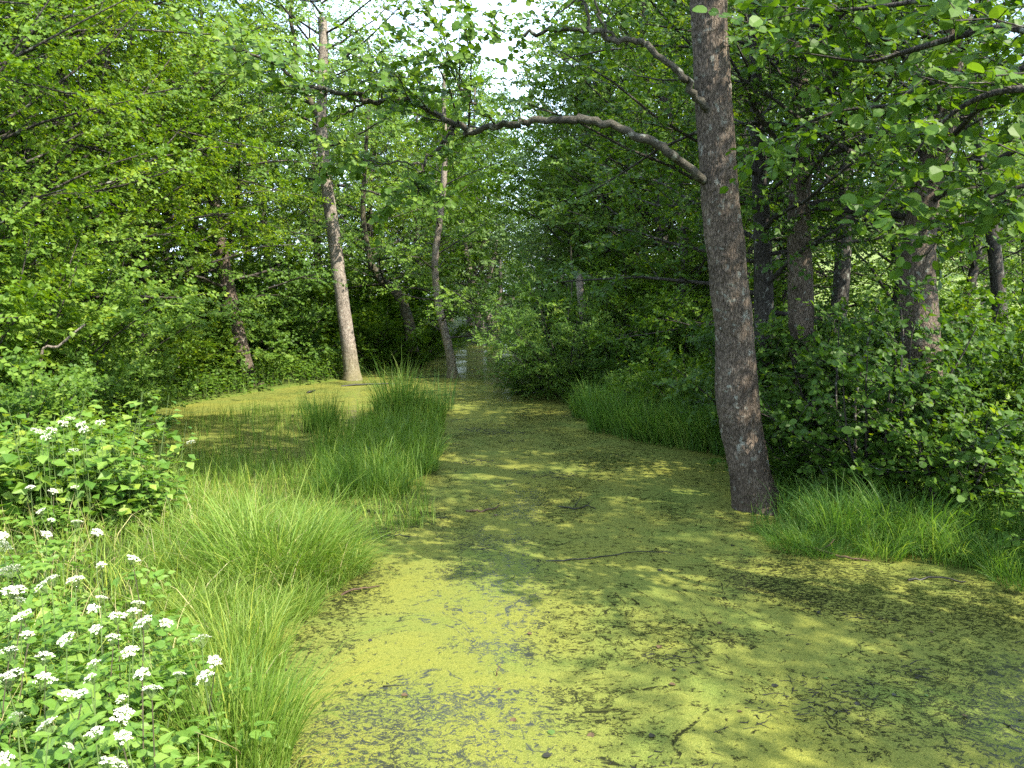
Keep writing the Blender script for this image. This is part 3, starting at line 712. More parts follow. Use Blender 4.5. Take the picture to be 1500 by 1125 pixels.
for px_, y_, s_ in [(872, 16.4, .5), (925, 14.9, .42), (985, 13.4, .5), (1030, 12.3, .36), (1140, 10.9, 1.15), (1290, 10.6, 1.2), (1215, 10.2, 1.0), (1440, 10.4, 1.15), (880, 18.5, .95), (930, 16.5, .85), (985, 16, 1.0), (1020, 13.2, .75), (1150, 12, .9), (1230, 11.4, .9), (1330, 11.2, .9), (1500, 10.5, .95), (1560, 8.4, .8), (1180, 9.0, .55), (1470, 7.9, .55), (1420, 8.2, .6)]:
    cb(bushA, px_, y_, s_, 'dark leafy bush in the thicket on the right bank', GR)
cb(bushC, 775, 18.3, .5, 'small willow bush dipping its twigs into the duckweed')
cb(bushC, 870, 20.5, 1.35, 'tall grey green willow bush behind the leaning one')
cb(bushC, 815, 24, .85, 'willow bush at the far right bend of the channel')
cb(bushC, 930, 19.5, 1.5, 'wide willow bush under the tall trees on right bank')
cb(bushC, 1010, 17.5, 1.3, 'willow bush just left of the big trunk')

# ------------------------------------------------------------------ woodland trees (built once each, then copied)
def proto_tree(name, label, px, Y, H, r0, leaf, shape=LEAF1, bark='bark_dark', wob=.25, **kw):
    b = gpos(px, Y); n = 9
    pts = np.stack([b[0] + np.cumsum(rng.normal(0, wob, n)) * .5, b[1] + np.cumsum(rng.normal(0, wob, n)) * .5, b[2] - .1 + np.linspace(0, H, n)], 1)
    pts[:, :2] += b[:2] - pts[0, :2]
    return make_tree(name, label, 'tree', b, pts, tapered(n, r0, .03), bark, leaf, shape, **kw)
A = dict(n_sec=8, sec=1.25, twig=.45, n_twig=6, k_leaf=12, droop=.3)
tA = proto_tree('woodland_tree', 'tall bright leaved tree on the left bank, nearest the sedge', 20, 12.5, 11, .2, 'leaf_bright', LEAF2, base_t=.16, n_limb=52, limb=3.3, size=.068, **A)
tB = proto_tree('woodland_tree', 'bright tree in the left thicket behind the nearest one', 190, 17.5, 13, .2, 'leaf_bright', LEAF1, base_t=.14, n_limb=54, limb=3.4, size=.082, **A)
tC = proto_tree('woodland_tree', 'dark tree rising behind the willow bushes on right bank', 960, 20, 11, .22, 'leaf_mid', LEAF1, base_t=.12, n_limb=46, limb=3.3, size=.085, **A)
tD = proto_tree('woodland_tree', 'slender upright tree at the far end of the channel', 690, 44, 14, .22, 'leaf_mid', LEAF1, 'bark_pale', base_t=.22, n_limb=46, limb=3.0, size=.12, n_sec=7, sec=1.2, twig=.5, n_twig=6, k_leaf=10)
tE = proto_tree('silver_willow', 'silvery green willow beside the far bend', 860, 27, 13, .2, 'leaf_silver', LEAF1, 'bark_olive', base_t=.15, n_limb=48, limb=3.0, size=.09, **{**A, 'droop': .7})
def ct(src, px, Y, s, label, group=None, sz=None):
    p = gpos(px, Y); return copy_thing(src, p, rng.uniform(0, 6.28), (s, s, sz or s), label, group)
ct(tA, -190, 9.0, .85, 'bright tree beyond the left edge with boughs reaching in')
ct(tA, 110, 15.0, 1.0, 'bright tree above the two thin stems on left bank')
copy_thing(tC, (6.0, 1.45, hz(6.0, 1.45)), 1.0, (.62, .62, .62), 'tree beyond the right edge, its shade dappling the near water')
for lab_, px_, y_, s_ in [('bright tree, lowest boughs over the herb stand at left', -60, 11, .9), ('bright tree between the left bushes and the two thin stems', 60, 13.8, .85), ('bright tree left of the brown leaning trunk', 215, 17, .9), ('bright tree behind the brown leaning trunk', 300, 21.5, .95)]:
    ct(tA, px_, y_, s_, lab_)
GW = 'trees of the wood behind the left bank'
for px_, y_, s_ in [(-120, 16, 1.0), (40, 20, .95), (230, 22, .72), (330, 25, .75), (400, 27, .85), (150, 30, .6), (-60, 26, 1.2), (470, 30, .95), (540, 31, .9), (-250, 18, 1.1)]:
    ct(tB, px_, y_, s_, 'bright leaved tree in the wood behind the left bank', GW)
for px_, y_, s_ in [(370, 34, 1.1), (600, 36, .85), (250, 36, 1.2), (490, 40, 1.0), (60, 38, 1.4), (430, 45, 1.2)]:
    ct(tC, px_, y_, s_, 'darker tree deep in the wood behind the left bank', 'dark trees deep in the left wood')
GD = 'trees closing the far end of the channel'
for px_, y_, s_ in [(640, 38, .8), (735, 60, .45), (770, 52, .42), (815, 40, .6), (850, 50, 1.0), (560, 48, 1.1), (660, 60, 1.0), (775, 70, .55), (900, 60, 1.2)]:
    ct(tD, px_, y_, s_, 'slender tree at the far end of the channel', GD)
GE = 'trees of the wood behind the right bank'
for px_, y_, s_ in [(640, 42, 1.1), (705, 50, 1.1), (800, 40, .95), (690, 60, 1.5), (880, 24, .95), (930, 25, 1.1), (1000, 17.5, .68), (1040, 23, 1.1), (1090, 15.5, .68), (1150, 18, 1.0), (1220, 20, .8), (1300, 16, .75), (1350, 23, .8), (1420, 19, .7), (1490, 21, .62), (700, 47, 1.4), (612, 33, .95), (1010, 32, 1.3), (1130, 30, 1.3), (840, 31, .85)]:
    ct(tC, px_, y_, s_, 'green tree in the wood behind the right bank', GE)
ct(tE, 850, 30, .8, 'silvery willow in the middle distance above the bend')
ct(tE, 925, 22, .95, 'silvery willow among dark trees on the right bank')
for i_, (px_, y_, s_) in enumerate([(560, 90, .55), (640, 95, .5), (700, 88, .45), (760, 100, .5), (830, 92, .5), (900, 96, .6), (1000, 100, .7)]):
    ct(tD, px_, y_, (s_ * 1.7), 'low tree in the distant line of woods seen through the gap', 'distant line of woods', s_)
GH = 'trees across the meadow on the right'
for px_, y_, s_ in [(1432, 34, .55), (1500, 40, .5), (1420, 62, .8), (1510, 75, .9), (1600, 70, .9), (1330, 70, 1.0), (1460, 95, 1.0)]:
    ct(tD, px_, y_, s_, 'distant tree across the sunlit meadow', GH)
# two thin stems at left, a gnarled willow far away, pale stems behind the willow bush
def stem(name, label, pp, D_, r0, r1, bark):
    path = px_path(pp, D_); g_ = path[0].copy(); g_[2] = max(hz(g_[0], g_[1]), -.1) - .03; path = dense(np.vstack([[g_], path[path[:, 2] > g_[2] + .15]]), 4); W = Wood(); W.tube(path, np.linspace(r0, r1, len(path)), 8)
    b = path[0].copy(); r_ = thing(name, label, 'tree', b); link('trunk', W.mesh(name, M[bark], b), r_); return r_, path, b
stem('thin_stem', 'left of two thin bare stems in the dark gap of left thicket', [(156, 530), (152, 510), (149, 490), (148, 455)], 13.6, .055, .045, 'bark_pale')
stem('thin_stem', 'right of two thin bare stems in the dark gap of left thicket', [(176, 535), (173, 510), (171, 485), (170, 455)], 13.8, .055, .045, 'bark_pale')
stem('leaning_pole', 'thin leaning dead pole in the left undergrowth', [(60, 525), (85, 508), (107, 489), (125, 475)], 9.3, .02, .012, 'bark_pale')
stem('bare_tree', 'short pale trunk in the shade behind the willow bushes', [(860, 505), (858, 480), (853, 455), (848, 400)], 18.5, .11, .09, 'bark_pale')
stem('thin_stem', 'thin upright stem left of the pale shaded trunk', [(835, 520), (832, 470), (838, 420), (836, 360)], 18.0, .022, .016, 'bark_olive')
D5 = 38.0
path = px_path([(722, 503), (722, 480), (712, 460), (700, 440), (690, 410), (682, 370), (676, 320)], D5); path[0][2] = -.1
gr = make_tree('gnarled_willow', 'gnarled old willow with sunlit twisted trunk at the far bend', 'tree', path[0], dense(path, 4), tapered(25, .34, .10), 'bark_pale', 'leaf_silver', LEAF1,
    base_t=.3, n_limb=24, limb=2.4, n_sec=7, sec=1.0, twig=.5, n_twig=4, k_leaf=8, size=.15, droop=.6)
W = Wood()
for q in [[(718, 475), (728, 450), (733, 420), (732, 380)], [(700, 440), (712, 415), (722, 385), (728, 350)], [(724, 480), (738, 470), (748, 455), (752, 435)]]:
    q = dense(px_path(q, D5), 4); W.tube(q, np.linspace(.17, .07, len(q)), 8)
link('limb', W.mesh('gnarled_limbs', M['bark_pale'], path[0]), gr)

# ------------------------------------------------------------------ grass and sedge
def blades(pos, h, lean, width, tint, az=None, segs=4, stiff=False):
    m = len(pos); az = rng.uniform(0, 6.283, m) if az is None else az
    dr = np.stack([np.cos(az), np.sin(az), np.zeros(m)], 1)
    wa = rng.uniform(0, 6.283, m); wd = np.stack([np.cos(wa), np.sin(wa), np.zeros(m)], 1)
    V = []; n_ = segs * 2 + 1
    for s_ in range(segs + 1):
        t = s_ / segs
        c_ = pos + dr * (h * (lean * (.35 * t + .75 * t * t)))[:, None]; c_[:, 2] += h * (t - .42 * lean * t * t * t)
        w_ = width * (1 - t ** 1.6) * (.75 + .5 * min(1, t * 3))
        if s_ < segs: V += [c_ - wd * w_[:, None] / 2, c_ + wd * w_[:, None] / 2]
        else: V.append(c_)
    V = np.stack(V, 1); b0 = (np.arange(m) * n_)[:, None]
    Q = [b0 + np.array([[2 * s_, 2 * s_ + 1, 2 * s_ + 3, 2 * s_ + 2]]) for s_ in range(segs - 1)]
    T_ = b0 + np.array([[2 * segs - 2, 2 * segs - 1, 2 * segs]])
    return V.reshape(-1, 3), np.concatenate(Q), T_, np.repeat(tint, n_)
def blade_mesh(name, parts, m, origin=(0, 0, 0)):
    V, Q, T, t, o = [], [], [], [], 0
    for v, q, tr, ti in parts:
        V.append(v); Q.append(q + o); T.append(tr + o); t.append(ti); o += len(v)
    return mesh_np(name, np.concatenate(V) - np.asarray(origin), [np.concatenate(Q), np.concatenate(T)], m, np.concatenate(t))
def tn(m, c=.5, s=.24): return (rng.normal(c, s, m)).clip(0, 1)

def scatter(poly, n, jitter=None):      # n random points inside a world polygon
    poly = np.asarray(poly)[:, :2]; lo, hi = poly.min(0), poly.max(0); out = []
    tot = 0
    while tot < n:
        q = rng.uniform(lo, hi, (n * 2, 2)); q = q[poly_sd(q[:, 0], q[:, 1], poly) < 0]; out.append(q); tot += len(q)
    return np.concatenate(out)[:n]
def pp(*a): return [G(x, y, .05) for x, y in a]

def tuft_mesh(name, n, rad, h, lean, width, mname, tc=.5, hj=.2, segs=4, stalks=0):
    a = rng.uniform(0, 6.283, n); r = rad * np.sqrt(rng.random(n))
    pos = np.stack([np.cos(a) * r, np.sin(a) * r, np.full(n, -.02)], 1)
    az = a + rng.normal(0, .9, n)
    hh = (h * (1 + rng.normal(0, hj * 1.4, n))).clip(h * .25) * (1 + .18 * np.sin(a * 2 + 1) * r / rad)
    parts = [blades(pos, hh, (lean * (.25 + r / rad) * rng.uniform(.5, 1.5, n)).clip(0, 1.5), np.full(n, width) * rng.uniform(.7, 1.3, n), tn(n, tc), az, segs)]
    if stalks:
        dead = blades(pos[:stalks] * .9, hh[:stalks] * .7, rng.uniform(.4, 1.2, stalks), np.full(stalks, width), np.full(stalks, .99), az[:stalks], segs)
        parts.append(dead)
    return blade_mesh(name, parts, M[mname])
def tussock(label, px, py, me, s=1.0, sz=None, group=None, z=0.0, cat='grass tussock', name='sedge_tussock'):
    sz = (sz or s) * (.82 if me in tm_l else 1.0); s = s * .9; p = G(px, py, z); p[2] = max(-.02, hz(p[0], p[1]))
    o = link(name, me, loc=p); o.rotation_euler = (0, 0, rng.uniform(0, 6.28)); o.scale = (s, s, sz or s)
    return tag(o, label, cat, group)

tm_l = [tuft_mesh('tuft_light', 560, .38, .64, .6, .0085, 'grass_light', .55, stalks=30), tuft_mesh('tuft_light', 560, .42, .58, .85, .0085, 'grass_light', .45, stalks=50)]
tm_m = [tuft_mesh('tuft_green', 620, .5, .70, .45, .012, 'grass_mid', .5, stalks=15), tuft_mesh('tuft_green', 600, .55, .60, .6, .012, 'grass_mid', .5, stalks=20)]
tm_d = [tuft_mesh('tuft_dark', 400, .36, .46, .7, .0085, 'grass_mid', .45, stalks=15), tuft_mesh('tuft_dark', 400, .36, .38, .95, .0085, 'grass_mid', .5, stalks=15)]
tm_s = tuft_mesh('tuft_sparse', 130, .30, .75, .15, .008, 'grass_dark', .6)

# the sedge island in the water
T_ = tussock
T_('tall dome shaped tussock at the far tip of the sedge island', 585, 612, tm_m[0], .95, 1.35)
T_('sedge tussock right of the dome shaped one, at the water', 622, 608, tm_m[1], .7, .75)
T_('lone upright tussock standing left of the sedge island', 470, 632, tm_m[0], .6, .95)
T_('sparse upright blades in open duckweed right of the island tip', 643, 600, tm_s, 1.2, .8)
GI = 'tussocks massed in the sedge island'
for px_, py_, s_ in [(560, 640, .65), (602, 645, .7), (535, 668, .6), (578, 665, .75), (615, 668, .6), (500, 685, .5), (548, 695, .75), (592, 695, .55), (505, 705, .6), (620, 690, .4), (525, 718, .65), (562, 720, .6), (490, 722, .55)]:
    T_('grey green sedge tussock in the island between the channels', px_, py_, tm_m[int(rng.integers(2))], s_, s_ * .85, GI)
# near left bank tussocks
T_('largest light green tussock at the water edge, middle of left bank', 400, 860, tm_l[0], 1.1, 1.15)
T_('light green tussock leaning over the duckweed corner', 465, 848, tm_l[1], .85, .95)
T_('bright tussock right of the white flowers, nearest the camera', 345, 1150, tm_l[0], .7, 1.1)
T_('bright tussock at the bottom edge beside the duckweed', 372, 1095, tm_l[1], .55, .9)
T_('bright tussock beside the duckweed above the lowest one', 360, 1000, tm_l[0], .6, .95)
T_('sedge clump beside the leafy herbs, upper left bank', 235, 745, tm_l[0], .6, .75)
GN = 'light green tussocks of the left bank'
for px_, py_, s_ in [(330, 850, .8), (290, 810, .8), (350, 800, .8), (440, 815, .8), (480, 800, .6), (390, 780, .7), (310, 905, .6), (345, 930, .55), (290, 990, .5), (320, 1060, .5), (240, 850, .6), (250, 920, .5), (510, 822, .45), (430, 878, .5), (375, 1200, .6), (385, 900, .4)]:
    T_('light green sedge tussock massed on the left bank', px_, py_, tm_l[int(rng.integers(2))], s_, s_ * .9, GN, .1)
# right bank
T_('short bright tussock at the foot of the big trunk', 1165, 800, tm_d[1], .75, .6)
T_('tussock in half shade right of the big trunk', 1235, 792, tm_d[0], .95, .95)
T_('tussock under the sunlit round leaved bush', 1330, 800, tm_d[0], 1.0, 1.05)
GS = 'tussocks edging the right bank near the big trunk'
for px_, py_, s_ in [(1150, 775, .4), (1115, 775, .3), (1230, 808, .4)]:
    T_('', px_, py_, tm_d[int(rng.integers(2))], s_, s_ * .8, GS, .03)
for px_, py_, s_ in [(1215, 775, .7), (1290, 780, .8), (1290, 806, .6), (1380, 810, .75), (1425, 816, .75), (1470, 828, .7), (1400, 790, .8), (1350, 770, .7), (1450, 790, .8), (1180, 790, .5), (1500, 845, .7), (1200, 805, .4), (1240, 755, .6)]:
    T_('drooping dark green tussock on the right water edge', px_, py_, tm_d[int(rng.integers(2))], s_, s_, GS, .05)
GQ = 'tussocks along the right bank beyond the big trunk'
for px_, py_, s_ in [(1055, 648, 1.1), (1020, 642, 1.1), (980, 636, 1.1), (940, 630, 1.0), (900, 622, 1.0), (1090, 655, 1.0), (870, 606, .9), (1035, 620, 1.3), (990, 615, 1.2), (1060, 600, 1.3), (950, 605, 1.2), (1000, 590, 1.4), (1080, 625, 1.2)]:
    T_('shaded tussock on the right bank left of the big trunk', px_, py_, tm_m[int(rng.integers(2))], s_, s_, GQ, .1)

# loose grass of the left bank, one mass
fr = []
def patch(poly, n, h, lean, w, tc, hj=.25, water=False, segs=3):
    q = scatter(poly, n); z = height(q[:, 0], q[:, 1])
    if water: z = np.maximum(z, -.03)
    pos = np.stack([q[:, 0], q[:, 1], z], 1)
    return blades(pos, (h * (1 + rng.normal(0, hj, n))).clip(.05), rng.uniform(.1, 1, n) * lean, np.full(n, w) * rng.uniform(.6, 1.3, n), tn(n, tc), None, segs)
left_bank = pp((-500, 1500), (-400, 900), (-150, 720), (60, 690), (205, 700), (300, 742), (400, 752), (480, 765), (525, 805), (515, 850), (455, 880), (405, 930), (392, 1010), (400, 1300), (300, 1500))
fr.append(patch(left_bank, 13000, .26, .9, .0075, .5))
fr.append(patch(left_bank, 1500, .40, .9, .005, .97))
def shore_band(n, box, d0, d1):
    x = rng.uniform(box[0], box[2], n); y = rng.uniform(box[1], box[3], n); d = poly_sd(x, y, shore); k_ = (d > d0) & (d < d1)
    x, y = x[k_], y[k_]; return np.stack([x, y, np.maximum(height(x, y), -.02)], 1)
def band_blades(q, h, lean, w, tc):
    n = len(q); return blades(q, (h * (1 + rng.normal(0, .25, n))).clip(.05), rng.uniform(.1, 1, n) * lean, np.full(n, w) * rng.uniform(.6, 1.3, n), tn(n, tc), None, 3)
fr.append(band_blades(shore_band(60000, (-5, 2, -.4, 8.5), -.03, .6), .20, .9, .008, .5))
link('grass', blade_mesh('left_bank_grass', fr, M['grass_light']), kind='stuff')
link('dry_grass', blade_mesh('dry_grass', [patch(left_bank, 1100, .42, 1.1, .0055, .5)], M['straw']), kind='stuff')
# thin grass standing in the shallow left channel
sh = pp((210, 660), (215, 615), (330, 600), (480, 598), (560, 620), (480, 660), (450, 720), (480, 750), (260, 745))
fr = [patch(sh, 1000, .34, .3, .010, .6, water=True)]
sh2 = pp((300, 620), (350, 600), (640, 590), (660, 640), (620, 720), (560, 740), (450, 745), (380, 700))
fr.append(patch(sh2, 500, .32, .3, .010, .5, water=True))
isl = pp((455, 705), (462, 650), (520, 635), (560, 600), (655, 605), (640, 680), (570, 728), (480, 730))
fr.append(patch(isl, 2600, .46, .45, .011, .45, water=True))
sh3 = pp((190, 680), (300, 660), (500, 690), (620, 700), (640, 760), (560, 790), (300, 760))
fr.append(patch(sh3, 2600, .26, .6, .009, .6, water=True))
link('marsh_grass', blade_mesh('marsh_grass', fr, M['grass_light']), kind='stuff')
# right bank grass
rb = pp((870, 600), (900, 560), (1100, 560), (1300, 640), (1500, 640), (1700, 700), (1750, 900), (1500, 845), (1300, 812), (1160, 800), (1100, 770), (1100, 690), (1055, 648), (960, 634))
link('bank_grass', blade_mesh('right_bank_grass', [patch(rb, 14000, .34, .8, .010, .45), band_blades(shore_band(50000, (2, 2, 7.5, 10), -.03, .5), .22, .9, .008, .5), band_blades(shore_band(12000, (-9, 10, 6, 34), -.1, 1.2), .32, .7, .014, .5)], M['grass_mid']), kind='stuff')
md = [np.array(p) for p in ((18, 22), (30, 20), (60, 60), (60, 90), (20, 90), (17, 50))]
link('meadow_grass', blade_mesh('meadow_grass', [patch(md, 9000, .3, .5, .05, .8)], M['grass_light']), kind='stuff')

# ------------------------------------------------------------------ undergrowth: stems with paired leaves
def herbs(L, W, pts, h, k, size, spread=.5, tc=.5, hj=.2):
    m = len(pts); hh = h * (1 + rng.normal(0, hj, m)).clip(.4, 1.6)
    d = unit(np.stack([rng.normal(0, .18, m), rng.normal(0, .18, m), np.ones(m)], 1))
    if W is not None: W.sticks(pts, pts + d * hh[:, None], .004, .002)
    t = (np.arange(k)[None] + rng.random((m, k))) / k * .85 + .15
    a = np.arange(k)[None] * 2.4 + rng.uniform(0, 6.28, (m, 1))
    p = pts[:, None] + d[:, None] * (t * hh[:, None])[..., None]
    dd = np.stack([np.cos(a), np.sin(a), rng.normal(-.05, .25, (m, k))], -1)
    off = (.25 + rng.random((m, k, 1)) * spread) * size * 1.5 * (1.2 - t[..., None] * .6)
    p = p + dd * off
    n_ = np.array([0, 0, 1.]) + rng.normal(0, .35, (m, k, 3)) + dd * .3
    sz = size * (1.15 - .45 * t) * rng.uniform(.7, 1.2, (m, k))
    L.add(p.reshape(-1, 3), dd.reshape(-1, 3), n_.reshape(-1, 3), sz.ravel(), tn(m * k, tc))
def herb_patch(name, poly, n, h, k, size, m, tc=.5, shape=LEAF2, hmin=-1):
    q = scatter(poly, n); z = height(q[:, 0], q[:, 1]); ok = z > hmin; q, z = q[ok], z[ok]
    L = Leaves(); W = Wood(); herbs(L, W, np.stack([q[:, 0], q[:, 1], z], 1), h, k, size, tc=tc)
    o = link(name, leaf_mesh(name, L.arrays(), shape, M[m]), kind='stuff'); return o
herb_patch('undergrowth', [np.array(p) for p in ((1.5, 14), (3.2, 11), (3.6, 9.2), (6, 8), (16, 8), (18, 26), (3, 24), (1.4, 18))], 3600, .75, 14, .10, 'leaf_dark', hmin=.08)
herb_patch('undergrowth', [np.array(p) for p in ((3.0, 8.6), (4, 6.3), (8, 5.5), (9, 9), (4, 10))], 1500, .65, 14, .075, 'leaf_dark', hmin=.1)
herb_patch('undergrowth', [np.array(p) for p in ((-16, 10), (-6.2, 8), (-5.2, 10), (-7.5, 15), (-6.5, 19), (-3, 22), (0, 27), (-3, 34), (-22, 34))], 4200, .65, 12, .12, 'leaf_mid', hmin=.06)
herb_patch('undergrowth', [np.array(p) for p in ((-7, 6.2), (-4.4, 6.6), (-4.2, 8.3), (-5.5, 10.5), (-9, 10))], 900, .8, 14, .085, 'leaf_bright', hmin=.05)

q = shore_band(9000, (-10, 10.5, 5, 36), .0, 1.5); L = Leaves(); W = Wood(); herbs(L, W, q, .42, 12, .12, tc=.6)
link('undergrowth', leaf_mesh('shore_herbs', L.arrays(), LEAF2, M['leaf_mid']), kind='stuff'); link('undergrowth_stems', W.mesh('shore_herb_stems', M['stem']), kind='stuff')

# the leafy herb stand with creamy flowers on the left bank
def herb_clump(name, label, base, rad, h, n, k, size, m='herb', cat='plant', group=None):
    base = np.asarray(base, float); root = thing(name, label, cat, base, 0, group)
    a = rng.uniform(0, 6.28, n); r = rad * np.sqrt(rng.random(n)); pts = np.stack([np.cos(a) * r, np.sin(a) * r, np.zeros(n)], 1)
    L, W = Leaves(), Wood()
    for g_ in range(4): herbs(L, W, pts[g_::4], h * (.7 + .14 * g_), k, size * (.8 + .18 * g_), tc=.35 + .1 * g_)
    link('stems', W.mesh(name, M['stem']), root); link('foliage', leaf_mesh(name, L.arrays(), LEAF2, M[m]), root, kind='stuff')
    return root, pts
hc, _ = herb_clump('leafy_herb', 'leafy green herb stand on left bank, tallest beside the sedge clump', gpos(140, 6.6), .45, .80, 46, 15, .115)
for lab, px_, Y_, s_ in [('leafy herb stand below the creamy flowers at left', 60, 6.7, 1.0), ('leafy herb stand cut by the left edge', -20, 6.3, 1.0), 
                         ('leafy herb stand beside the grass at its right', 185, 6.7, .8), ('leafy herb stand behind the others at left', 20, 7.4, 1.0), ('leafy herb stand in the middle row of the left bank', 110, 7.3, 1.0)]:
    copy_thing(hc, gpos(px_, Y_), rng.uniform(0, 6.28), s_, lab)

# ------------------------------------------------------------------ white umbels
def blob_disc(n, rad, dome, fl, seed):
    """flower head: small umbellets of tiny petals on rays"""
    g = np.random.default_rng(seed); V, Q, T = [], [], []; o = 0; rays = []
    for i_ in range(n):
        r = rad * math.sqrt((i_ + .5) / n) * g.uniform(.88, 1.08); a = i_ * 2.4 + g.normal(0, .15)
        c_ = np.array([math.cos(a) * r, math.sin(a) * r, dome * (1 - (r / rad) ** 2) + g.normal(0, .003)]); rays.append(c_)
        ur = rad / math.sqrt(n) * .98
        for j_ in range(fl):
            rr = ur * math.sqrt((j_ + .5) / fl); b_ = j_ * 2.4 + g.normal(0, .3)
            p = c_ + [math.cos(b_) * rr, math.sin(b_) * rr, ur * .45 * (1 - (rr / ur) ** 2) + g.normal(0, .0012)]
            nrm = unit(np.array([math.cos(b_) * rr / ur * .6, math.sin(b_) * rr / ur * .6, 1.]) + g.normal(0, .25, 3)); x = unit(np.cross(nrm, g.normal(0, 1, 3))); y = np.cross(nrm, x)
            s_ = ur * .33 * g.uniform(.8, 1.25)
            V += [p, p + (x + .1 * nrm) * s_, p + y * s_ * .8, p - (x - .1 * nrm) * s_, p - y * s_ * .8]
            Q += [[o, o + 1, o + 2], [o, o + 2, o + 3], [o, o + 3, o + 4], [o, o + 4, o + 1]]; o += 5
    return np.array(V), np.array(Q), np.array(rays)
head_me, rays_me = [], []
for i_, (n_, rad_, dome_) in enumerate([(19, .045, .014), (15, .038, .018), (24, .055, .010)]):
    V, Q, rays = blob_disc(n_, rad_, dome_, 13, i_)
    head_me.append(mesh_np('flower_head', V, [Q], M['petal']))
    W = Wood(); W.sticks(np.tile([[0, 0, -.045]], (n_, 1)), rays - [0, 0, .002], .0011, .0007); rays_me.append(W.mesh('rays', M['stem']))
# divided leaf with toothed leaflets
def compound_leaf():
    L = Leaves(); W = Wood(); A_, B_ = [], []
    for (x, y, a, s_) in [(.16, 0, 0, .075), (.15, .012, .75, .062), (.15, -.012, -.75, .062), (.10, .02, 1.2, .055), (.10, -.02, -1.2, .055), (.135, .07, 1.5, .045), (.135, -.07, -1.5, .045), (.2, .05, .5, .045), (.2, -.05, -.5, .045)]:
        L.add(np.array([[x, y, rng.normal(0, .006)]]), np.array([[math.cos(a), math.sin(a), rng.normal(-.15, .15)]]), np.array([[0, 0, 1.]]) + rng.normal(0, .2, (1, 3)), np.array([s_]), np.array([rng.uniform(.35, .75)]))
    W.sticks(np.array([[0, 0, 0.], [.10, 0, 0]]), np.array([[.10, 0, 0.], [.16, 0, 0]]), .0015, .001)
    me = leaf_mesh('compound_leaf', L.arrays(), OVATE, M['herb']); return me
cl = [compound_leaf() for _ in range(3)]
umbels = [(30, 903, 2), (20, 865, 2), (148, 828, 1), (195, 819, 0), (75, 849, 0), (60, 861, 1), (15, 835, 2), (148, 876, 0), (136, 892, 1), (172, 903, 0), (202, 884, 0), (195, 897, 1), (210, 912, 0),
          (243, 913, 0), (295, 936, 0), (314, 969, 1), (300, 993, 1), (262, 988, 0), (208, 988, 1), (137, 973, 1), (132, 994, 1), (66, 962, 1), (65, 996, 1), (10, 992, 2), (12, 955, 1), (97, 937, 0),
          (98, 1018, 1), (118, 1016, 0), (178, 1024, 1), (180, 1048, 1), (180, 1080, 1), (70, 1061, 0), (140, 1073, 0), (8, 1112, 1), (164, 1120, 0), (140, 922, 1), (165, 935, 1), (190, 955, 0),
          (60, 749, 0), (78, 720, 1), (45, 714, 0), (110, 714, 0), (75, 762, 0), (112, 765, 0), (142, 780, 0), (5, 785, 0), (5, 800, 0), (68, 783, 0), (40, 930, 1), (110, 850, 0), (30, 880, 1), (222, 1010, 0), (25, 1050, 1), (100, 1095, 1)]
UORD = 'first second third fourth fifth sixth seventh eighth ninth tenth eleventh twelfth thirteenth fourteenth fifteenth sixteenth'.split()
UROW = ('farthest', 'second farthest', 'third farthest', 'third nearest', 'second nearest', 'nearest')
def desc(px_, py_):
    v = 'lowest' if py_ > 1050 else 'lower' if py_ > 960 else 'middle' if py_ > 850 else 'upper'
    return v
for i_, (px_, py_, kd) in enumerate(umbels):
    zt = .78 + rng.normal(0, .03) - (.12 if px_ > 230 else 0) - (.05 if py_ < 800 else 0)
    top = G(px_, py_, zt); gz = hz(top[0], top[1]); foot = np.array([top[0] + rng.normal(0, .05), top[1] + rng.normal(0, .05), gz - .02])
    near_ = ['edge of the frame at left', 'left part of the flower patch', 'middle of the flower patch', 'right side of the flower patch'][min(3, int(px_ / 80))]
    size_w = ['flat white', 'domed white', 'broad white'][kd]
    lab = f'{size_w} umbel, {desc(px_, py_)} row, {near_}'
    row_ = sum(py_ > q_ for q_ in (800, 880, 930, 985, 1040)); mates = sorted(u_ for u_ in umbels if sum(u_[1] > q_ for q_ in (800, 880, 930, 985, 1040)) == row_)
    lab = f"{size_w} umbel, {UORD[mates.index((px_, py_, kd))]} from the left in the {UROW[row_]} row of flowers"
    root = thing('umbel_plant', lab, 'flower', foot, 0, 'white umbels of the left bank')
    rel = top - foot; s_ = (1.0 if kd < 2 else 1.15) * rng.uniform(.8, 1.15)
    mid = rel * .5 + np.array([rng.normal(0, .02), rng.normal(0, .02), 0])
    W = Wood(); W.tube(dense(np.array([[0, 0, 0], mid, rel - [0, 0, .04]]), 3), np.linspace(.0042, .0022, 7), 5); link('stem', W.mesh('umbel_stem', M['stem_dark'] if i_ % 3 == 0 else M['stem']), root)
    h_ = link('flower_head', head_me[kd], root, rel); h_.scale = (s_ * rng.uniform(.6, .98),) * 3; h_.rotation_euler = (rng.normal(.15, .3), rng.normal(0, .3), rng.uniform(0, 6.28))
    r_ = link('rays', rays_me[kd], h_)
    for q_ in range(6):
        t = rng.uniform(.12, .7); lf = link('leaf', cl[q_ % 3], root, rel * t); lf.rotation_euler = (rng.normal(0, .15), rng.normal(-.1, .2), rng.uniform(0, 6.28)); lf.scale = (rng.uniform(.8, 1.3) * (1.25 - .45 * t),) * 3
# leaf cover under the umbels
low = pp((-300, 1500), (-250, 980), (-50, 930), (120, 940), (210, 1000), (235, 1130), (240, 1500))
q = scatter(low, 1300); L = Leaves(); herbs(L, None, np.stack([q[:, 0], q[:, 1], height(q[:, 0], q[:, 1])], 1), .26, 10, .046, tc=.55)
link('ground_elder', leaf_mesh('ground_elder', L.arrays(), OVATE, M['herb']), kind='stuff')
